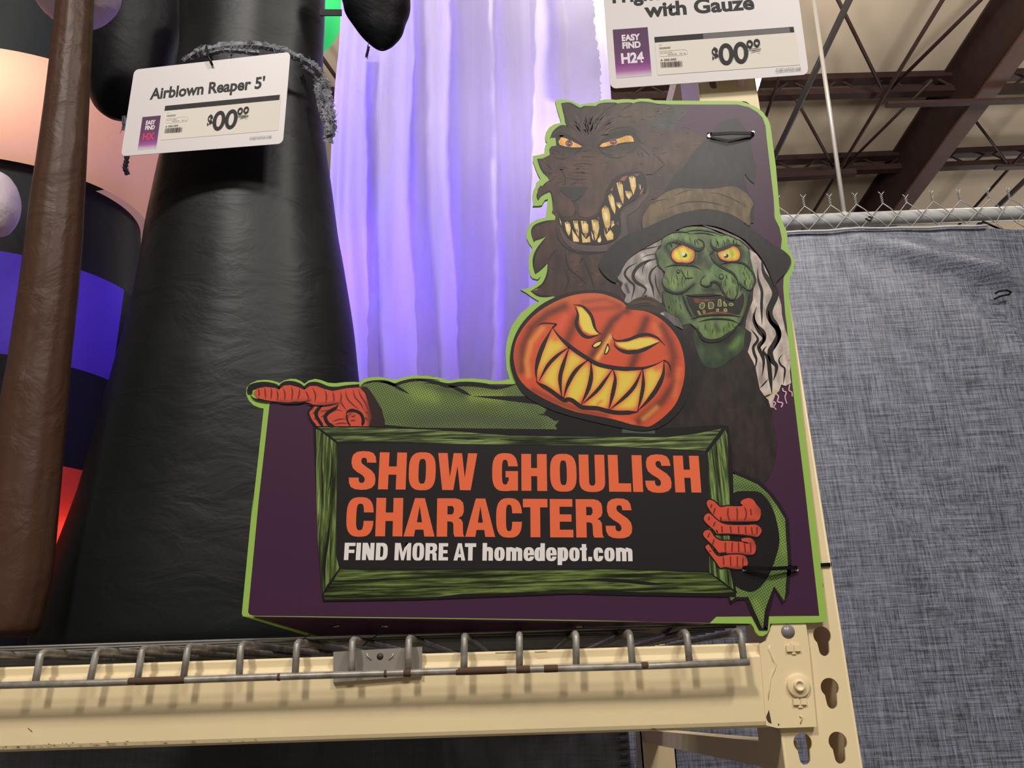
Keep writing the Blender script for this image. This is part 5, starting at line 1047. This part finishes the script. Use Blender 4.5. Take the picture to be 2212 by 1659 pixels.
def section(k, f, x0, x1, y0, yb0, shine=None):
    """shelf label strip: y0 top of the dark bar, x0-x1 its span, yb0 bottom of the paper"""
    Hh = yb0 - y0; W_ = x1 - x0
    def Rq(a_, b2, c, d_, rgb): k.fill([f(x0 + W_ * a_, y0 + Hh * b2), f(x0 + W_ * c, y0 + Hh * b2), f(x0 + W_ * c, y0 + Hh * d_), f(x0 + W_ * a_, y0 + Hh * d_)], rgb)
    Rq(0, 0, 1.01, 1, (216, 209, 199)); Rq(0, 0, 1, .15, (38, 37, 38))
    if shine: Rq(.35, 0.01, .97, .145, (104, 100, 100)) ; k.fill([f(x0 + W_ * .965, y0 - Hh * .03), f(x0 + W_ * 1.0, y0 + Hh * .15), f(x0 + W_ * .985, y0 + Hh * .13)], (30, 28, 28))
    def T(body, a_, c, yb_, yt__, rgb, bold=.02): puttext(k, f, body, x0 + W_ * a_, x0 + W_ * c, y0 + Hh * yb_, y0 + Hh * yt__, rgb, bold)
    DKG = (46, 43, 42)
    T('TP', .028, .045, .245, .21, (120, 116, 110), .0); T('000000', .028, .108, .335, .28, DKG, .01)
    k.stroke([f(x0 + W_ * a_, y0 + Hh * b2) for a_, b2 in ((.028, .385), (.225, .385), (.225, .53), (.028, .53), (.028, .385))], .5, (176, 172, 162), (0, 0), sm=False)
    T('06 COU 0024', .036, .12, .45, .41, (128, 124, 118), .0); T('00/00/00', .085, .15, .505, .465, (128, 124, 118), .0); T('PK 10', .170, .212, .505, .465, (128, 124, 118), .0)
    T('A 000-000', .028, .143, .645, .59, DKG, .01)
    rr_ = random.Random(11); xx = .028
    while xx < .185:
        bw = rr_.choice([.002, .003, .005]); Rq(xx, .67, xx + bw, .81, (70, 66, 64)); xx += bw + rr_.choice([.002, .003, .004])
    # hand-lettered style price
    G0 = (38, 36, 37)
    T('$', .40, .446, .72, .38, G0, .035)
    def oval(cx, cy, rx, ry, tx, ty, sl_=.12):
        o_ = [f(x0 + W_ * (cx + rx * math.cos(a) - sl_ * ry * .10 * math.sin(a)), y0 + Hh * (cy + ry * math.sin(a))) for a in np.linspace(0, 6.283, 30)[:-1]]
        i_ = [f(x0 + W_ * (cx + tx * math.cos(a) - sl_ * ty * .10 * math.sin(a)), y0 + Hh * (cy + ty * math.sin(a))) for a in np.linspace(0, 6.283, 30)[:-1]]
        k.fill(o_, G0, holes=[i_])
    oval(.500, .575, .0535, .275, .0235, .185); oval(.605, .565, .0535, .275, .0235, .185); oval(.675, .36, .0235, .10, .0105, .055); oval(.726, .345, .0235, .10, .0105, .055)
    k.stroke([f(x0 + W_ * a_, y0 + Hh * b2) for a_, b2 in ((.660, .51), (.70, .50), (.750, .485))], 1.3, G0, (0, 1), sm=False); k.stroke([f(x0 + W_ * a_, y0 + Hh * b2) for a_, b2 in ((.672, .59), (.69, .56), (.750, .515))], 1.3, G0, (1, 0), sm=False)
    T('00', .722, .742, .60, .575, (140, 136, 130), .0)
q1 = [(290, 150.5), (627.5, 112), (611, 310), (261, 337.5)]
def title1(k, f):
    puttext(k, f, "Airblown Reaper 5'", .135, .86, .375, .245, (52, 49, 51), .034)
YG1 = 1.06
t1, k, f = pricetag('price_tag', q1, YG1, "white price tag with reaper wording hung from the black inflatable robe", 'HX', (206, 58, 92), (.105, .225, .575), title1)
section(k, f, .245, .958, .47, .855)
puttext(k, f, 'D28O47030-04E', .80, .93, .925, .900, (140, 134, 132), 0)
k.build('printed_text', M_tagink, t1)
q2 = [(1298, -86), (1710, -118), (1747.5, 160.6), (1318, 191.5)]
def title2(k, f):
    puttext(k, f, "Frightful Ghost", .045, .70, .345, .235, (46, 43, 45), .034)
    puttext(k, f, "with Gauze", .205, .77, .475, .365, (46, 43, 45), .034)
YG2 = 0.831
t2, k, f = pricetag('price_tag', q2, YG2, "white price tag ending in gauze wording, cut off at the top above the sign", 'H24', (222, 212, 220), (.035, .215, .555), title2)
section(k, f, .245, .955, .635, .925, True)
puttext(k, f, 'D28O47030-04E', .84, .965, .962, .938, (120, 114, 112), 0)
k.build('printed_text', M_tagink, t2)
# strap of the reaper's tag
cable('cable_tie', "black cable tie looped through the top of the reaper's white price tag", [P(459, 142, YG1 - .002), P(456, 134, YG1 - .006), P(450, 122, YG1 - .006), P(446, 108, YG1 + .01), P(446, 98, YG1 + .05), P(452, 90, YG1 + .09), P(466, 88, YG1 + .11)], .0019)

# ================================================================== inflatables
def nylon(name, rgb, rough=.42, spec=.4, bump=.5, bs=9, st=(1, 1, 1), **kw): return mat(name, rgb, rough, spec, bump=bump, bscale=bs, bstretch=st, bdetail=5, bdist=.02, **kw)
M_black = nylon('black_nylon_cloth', (16, 18, 19), .45, .27, .12, 11, (1, 1, 2.0))
M_black2 = nylon('black_nylon_dark', (12, 12, 16), .5, .13, .3, 8)
YRp = 1.20
reaper = thing('reaper_inflatable', P(430, 1400, YRp), "tall black inflatable reaper robe standing on the deck, price tag at its waist", 'inflatable')
body = [(-90, 392, 706), (0, 393, 702), (60, 393, 700), (115, 392, 697), (217, 374, 696), (315, 356, 702), (416, 336, 715), (506, 318, 727), (579, 306, 740), (702, 282, 758), (796, 256, 768), (854, 240, 774), (1013, 195, 786), (1086, 173, 792), (1238, 118, 800), (1310, 96, 800), (1370, 80, 800), (1392, 84, 795), (1408, 110, 780)]
loft('robe', body, YRp, M_black, reaper, k=.62, n=160, wob=.012, wn=5, seed=3, sub=9)
m = MB()
for u, v0, v1 in ((466, -60, 95), (470, 95, 330)): pass
# sleeves
ls_ = [(-90, 195, 400), (0, 188, 394), (60, 186, 392), (120, 184, 378), (180, 190, 362), (220, 200, 345), (244, 222, 320), (254, 250, 290), (257, 262, 278)]
loft('sleeve', ls_, 1.32, M_black2, reaper, k=.6, n=48, wob=.02, wn=4, seed=5, sub=6)
rs_ = [(-90, 690, 880), (-30, 725, 884), (0, 740, 886), (25, 746, 885), (50, 762, 876), (75, 780, 868), (95, 800, 852), (104, 812, 840), (108, 820, 832)]
loft('sleeve', rs_, 1.10, M_black2, reaper, k=.6, n=48, wob=.015, wn=4, seed=6, sub=6)
f_ = [P(u, v, 1.10) for u, v in ((690, 20), (738, 20), (738, 33), (690, 33))]
mk('arm_strap', f_ + [p + np.array([0, .002, 0]) for p in f_], [(3, 2, 1, 0), (4, 5, 6, 7), (0, 1, 5, 4), (2, 3, 7, 6)], M_black2, reaper)
# ragged gauze round the waist
M_gauze = mat('grey_gauze', (136, 136, 144), .9, .1, var=.5, vscale=60, bump=.8, bscale=130, bdist=.01)
rnd = random.Random(21)
def gauze(line, w_, Yf, nm='gauze', frays=26, mm=M_gauze):
    w_ *= 1.35; q = np.array(smooth(line, n=8)); d_ = np.gradient(q, axis=0); d_ /= np.maximum(np.hypot(*d_.T), 1e-6)[:, None]; nn = np.stack([-d_[:, 1], d_[:, 0]], 1); m = MB(); k = len(q); lo = []; hi = []
    for i in range(k):
        a_ = w_ * (.5 + .35 * rnd.random()); b2 = w_ * (.4 + .45 * rnd.random()); yy = Yf(*q[i])
        lo.append(P(*(q[i] + nn[i] * a_), yy)); hi.append(P(*(q[i] - nn[i] * b2), yy))
    mid = [P(*q[i], Yf(*q[i]) - .004) for i in range(k)]
    m.add(lo + mid + hi, [(i, i + 1, k + i + 1, k + i) for i in range(k - 1)] + [(k + i, k + i + 1, 2 * k + i + 1, 2 * k + i) for i in range(k - 1)])
    for j in range(frays):
        i = rnd.randrange(1, k - 1); s_ = rnd.choice((-1, 1)); p0 = q[i]; ln_ = w_ * rnd.uniform(.5, 1.0); yy = Yf(*p0) - .003
        p1 = p0 + nn[i] * s_ * ln_ * .6 + d_[i] * rnd.uniform(-6, 6); p2 = p0 + nn[i] * s_ * ln_ + d_[i] * rnd.uniform(-14, 14)
        m.tube([P(*p0, yy), P(*p1, yy - .002), P(*p2, yy)], [.0009, .0007, .0003], 4)
    return m.build(nm, mm, reaper)
yw = lambda u, v: YRp - .105 * math.sqrt(max(.05, 1 - ((u - 545) / 170) ** 2)) - .012
gauze([(398, 134), (420, 116), (450, 106), (490, 99), (540, 97), (590, 104), (640, 122), (676, 142), (694, 160)], 10, yw)
gauze([(440, 120), (480, 108), (520, 110), (560, 114)], 7, yw, frays=12); gauze([(500, 112), (495, 128), (488, 142)], 4, yw, frays=5)
gauze([(660, 135), (684, 158), (700, 180), (708, 210), (714, 250), (716, 280), (709, 308)], 12, lambda u, v: YRp - .06, frays=30)
gauze([(684, 170), (692, 220), (704, 262), (712, 290)], 9, lambda u, v: YRp - .065, frays=20)
gauze([(272, 318), (274, 340), (271, 362), (276, 378)], 6, lambda u, v: 1.24, frays=10, mm=mat('dark_gauze', (52, 52, 58), .9, .1)); gauze([(268, 250), (269, 268), (267, 282)], 5, lambda u, v: 1.25, frays=6)
gauze([(797, 100), (794, 112), (792, 124)], 3, lambda u, v: 1.05, frays=8, mm=mat('dark_gauze', (52, 52, 58)))
gauze([(392, 78), (384, 96), (370, 116), (358, 136), (352, 146)], 7, lambda u, v: 1.36, frays=8, mm=mat('green_gauze', (72, 96, 66), .9, .1, var=.4, vscale=80))

# glowing white ghost column
M_ghost = mat('ghost_fabric', (236, 232, 240), .6, .2, var=.10, vscale=3.0, stretch=(10, 10, .35), bump=.55, bscale=7, bstretch=(2, 2, .7), bdetail=6, bdist=.012, trans=.75, refl=.12)
YGh = 1.50
ghost = thing('ghost_inflatable', P(1040, 1400, YGh), "tall white inflatable ghost glowing purple and white between robe and sign", 'inflatable')
gb = [(-120, 748, 1296), (0, 743, 1306), (100, 738, 1311), (200, 729, 1317), (450, 716, 1332), (600, 722, 1345), (820, 735, 1365), (1100, 745, 1385), (1330, 752, 1396), (1385, 770, 1380)]
loft('body', gb, YGh, M_ghost, ghost, k=.55, n=220, sub=8, fold=.013, fn=22, seed=9, wob=.006, cap=False)
def streamer(u0, u1, v0, v1, Y, seed, nm='gauze_streamer'):
    r_ = random.Random(seed); n = 60; V = []; Fq = []
    for i in range(n + 1):
        t = i / n; v = v0 + (v1 - v0) * t; e0 = u0 + 6 * math.sin(t * 7 + seed) + r_.uniform(-3, 3); e1 = u1 + 8 * math.sin(t * 5 + seed * 2) + r_.uniform(-3, 3)
        for k_ in range(5):
            s_ = k_ / 4; V.append(tuple(P(e0 + (e1 - e0) * s_, v, Y - .004 * math.sin(s_ * 3.14) + .003 * math.sin(t * 17 + s_ * 6 + seed))))
    for i in range(n):
        for k_ in range(4): q = i * 5 + k_; Fq.append((q, q + 1, q + 6, q + 5))
    return mk(nm, V, Fq, mat('streamer_fabric', (240, 236, 244), .7, .15, bump=.5, bscale=30, bdist=.006, trans=.7, refl=.12), ghost, True)
for i, (u0, u1, v0, v1) in enumerate([(800, 842, 130, 1340), (900, 950, -60, 1340), (985, 1062, -60, 1340), (1075, 1150, -60, 1340), (1180, 1290, -60, 240)]):
    cx = (u0 + u1) / 2; yy = YGh - .55 * .235 * math.sqrt(max(.1, 1 - ((cx - 1030) / 300) ** 2)) - .022
    streamer(u0, u1, v0, v1, yy, i + 1)
def glow(nm, u, v, Y, power, color, size=.03): return lamp(nm, 'POINT', tuple(P(u, v, Y)), power, color, size)
glow('inner_led_lamp', 790, 640, YGh + .05, 3.4, (.10, .03, 1.0), .08)
glow('inner_led_lamp', 780, 280, YGh + .05, 1.6, (.12, .05, 1.0), .08)
glow('inner_led_lamp', 920, 120, YGh + .07, 1.3, (.3, .18, 1.0), .08)
glow('inner_led_lamp', 980, 740, YGh + .07, 1.9, (.24, .12, 1.0), .08)
glow('inner_led_lamp', 1240, 40, YGh + .10, 11, (1.0, .93, 1.0), .08)
glow('inner_led_lamp', 1150, 420, YGh + .06, 2.7, (.72, .6, 1.0), .08)

# banded inflatable with warm glow at far left, and its brown pole
YB1 = 1.66
band_o = thing('banded_inflatable', P(60, 1380, YB1), "large striped inflatable, peach glow over black and purple, behind the brown pole", 'inflatable')
def zc_(u, v, Y): return P(u, v, Y)[2]
cxB, RB = P(-30, 500, YB1)[0], None
xe = P(316, 540, YB1)[0]; RB = (xe - cxB) * .97
yfr = YB1 - RB * .75
def zf(u, v):                          # height of a mark seen on the body's front surface at pixel (u, v)
    lo_, hi_ = yfr - .02, YB1 + .1
    for _ in range(30):
        y = (lo_ + hi_) / 2; p = P(u, v, y); s_ = (p[0] - cxB) / RB; yy = YB1 - RB * .75 * math.sqrt(max(0, 1 - min(1, s_ * s_)))
        if y < yy: lo_ = y
        else: hi_ = y
    return P(u, v, (lo_ + hi_) / 2)
def ringpart(nm, z0, z1, m_, r0=1.0, r1=1.0, a0=0, a1=360, n=96, rows=14, bulge=.0, off=0):
    V = []; Fq = []; na = int(n * (a1 - a0) / 360) + 1
    for i in range(rows + 1):
        t = i / rows; z = z0 + (z1 - z0) * t; r_ = RB * (r0 + (r1 - r0) * t + bulge * math.sin(t * math.pi)) + off
        for j in range(na + 1):
            a = math.radians(a0 + (a1 - a0) * j / na); V.append((cxB + r_ * math.cos(a), YB1 - .75 * r_ * math.sin(a), z))
    for i in range(rows):
        for j in range(na): q = i * (na + 1) + j; Fq.append((q, q + 1, q + na + 2, q + na + 1))
    return mk(nm, V, Fq, m_, band_o, True)
M_peach = nylon('peach_fabric', (236, 200, 192), .5, .3, .25, 6, trans=.6, refl=.5); M_pur = nylon('purple_fabric', (92, 62, 196), .5, .3, .2, 6, trans=.55); M_red = nylon('orange_red_fabric', (226, 66, 44), .5, .3, .4, 8, trans=.5)
M_blk3 = nylon('black_banded_fabric', (14, 14, 20), .5, .12, .3, 6)
M_top = nylon('dark_teal_fabric', (18, 25, 28), .5, .12, .2, 5)
pe_ = zf(258, 700); AE = math.degrees(math.atan2((YB1 - pe_[1]) / .75, pe_[0] - cxB))
z1 = zf(0, 112)[2]; z2 = zf(0, 340)[2]; z3 = zf(170, 582)[2]; z3b = zf(0, 512)[2]; z4 = zf(148, 792)[2]; z5 = zf(150, 1010)[2]
ringpart('top_band', z1, z1 + .75, M_top, 1.04, .85); ringpart('peach_band', z2, z1, M_peach, .98, 1.04, bulge=.05)
ringpart('black_band', z3, z2, M_blk3, 1.0, .92); ringpart('purple_panel', z4, z3, M_pur, 1.0, 1.0, AE, 140); ringpart('dark_side_panel', z4, z3, M_blk3, 1.0, 1.0, -10, AE); ringpart('rear_panel', z4, z3, M_blk3, 1.0, 1.0, 140, 350)
ringpart('lower_black_band', z5, z4, M_blk3, 1.0, 1.0); z6 = zf(100, 1255)[2]; ringpart('orange_red_base', z6, z5, M_red, 1.0, 1.0, bulge=.04); ringpart('dark_foot', zdk + .02, z6, M_blk3, 1.0, .98)
glow('inner_warm_lamp', 0, 250, YB1 - .14, 2.6, (1.0, .68, .42), .06)
glow('inner_purple_lamp', 190, 700, YB1 + .12, 1.5, (.22, .12, 1.0), .05)
glow('inner_red_lamp', 150, 1150, YB1 - .12, .35, (1.0, .5, .4), .05)
M_lav = mat('lavender_fabric', (232, 222, 238), .6, .2, bump=.3, bscale=8, trans=.5)
lv = thing('lavender_inflatable', P(330, 500, 2.05), "pale lavender glowing inflatable edge in the gap beside the robe, left side", 'inflatable')
loft('body', [(180, 250, 380), (330, 245, 385), (420, 240, 385), (500, 250, 370), (570, 270, 350), (1300, 270, 350)] + [(proj((P(310, 1300, 2.08)[0], 2.08, 0))[1], proj((P(270, 1300, 2.08)[0], 2.08, 0))[0], proj((P(350, 1300, 2.08)[0], 2.08, 0))[0])], 2.08, M_lav, lv, k=.5, n=40)
lamp('lavender_front_lamp', 'POINT', tuple(P(330, 300, 1.97)), .35, (.6, .45, 1.0), .05)  # point lamp just in front of the lavender inflatable's fabric
M_ball = nylon('white_mitt_fabric', (214, 198, 206), .55, .3, .5, 12, trans=.25)
def ball(u, v, ru, rv, Y, nm, par, m_):
    rows = []
    for t in np.linspace(-1, 1, 13):
        w_ = math.sqrt(max(0.0, 1 - t * t)); rows.append((v + rv * t, u - max(.5, ru * w_), u + max(.5, ru * w_)))
    return loft(nm, rows, Y, m_, par, k=.8, n=40, wob=.03, wn=3, sub=3)
ball(-18, 440, 58, 72, 1.16, 'white_hand', band_o, M_ball)
pole = thing('brown_pole_inflatable', P(40, 1370, 1.02), "brown crinkled inflatable pole in front of the striped inflatable, wider at its foot", 'inflatable pole')
M_brown = nylon('brown_nylon', (72, 49, 38), .44, .2, .24, 20, (1, 1, .8))
pr_ = [(-90, 126, 203), (20, 122, 199), (145, 109, 193), (325, 86, 184), (434, 70, 178), (542, 57, 172), (652, 42, 162), (789, 22, 147), (862, 9, 142), (1000, -12, 130), (1100, -28, 121), (1238, -50, 107), (1320, -70, 90), (1362, -75, 78), (1376, -60, 60)]
loft('pole', pr_, 1.04, M_brown, pole, k=.85, n=90, wob=.018, wn=7, seed=12, sub=8)
ball(165, -22, 92, 68, 1.12, 'white_hand', pole, M_ball)
gi = thing('green_inflatable', P(700, 20, 1.62), "bright green glowing inflatable just visible between the robe and hanging sleeve", 'inflatable')
ball(655, 8, 88, 104, 1.62, 'body', gi, mat('green_fabric', (84, 206, 128), .5, .2, trans=.6))
lamp('inner_green_lamp', 'POINT', tuple(P(668, 10, 1.60)), .35, (.5, 1.0, .7), .03)
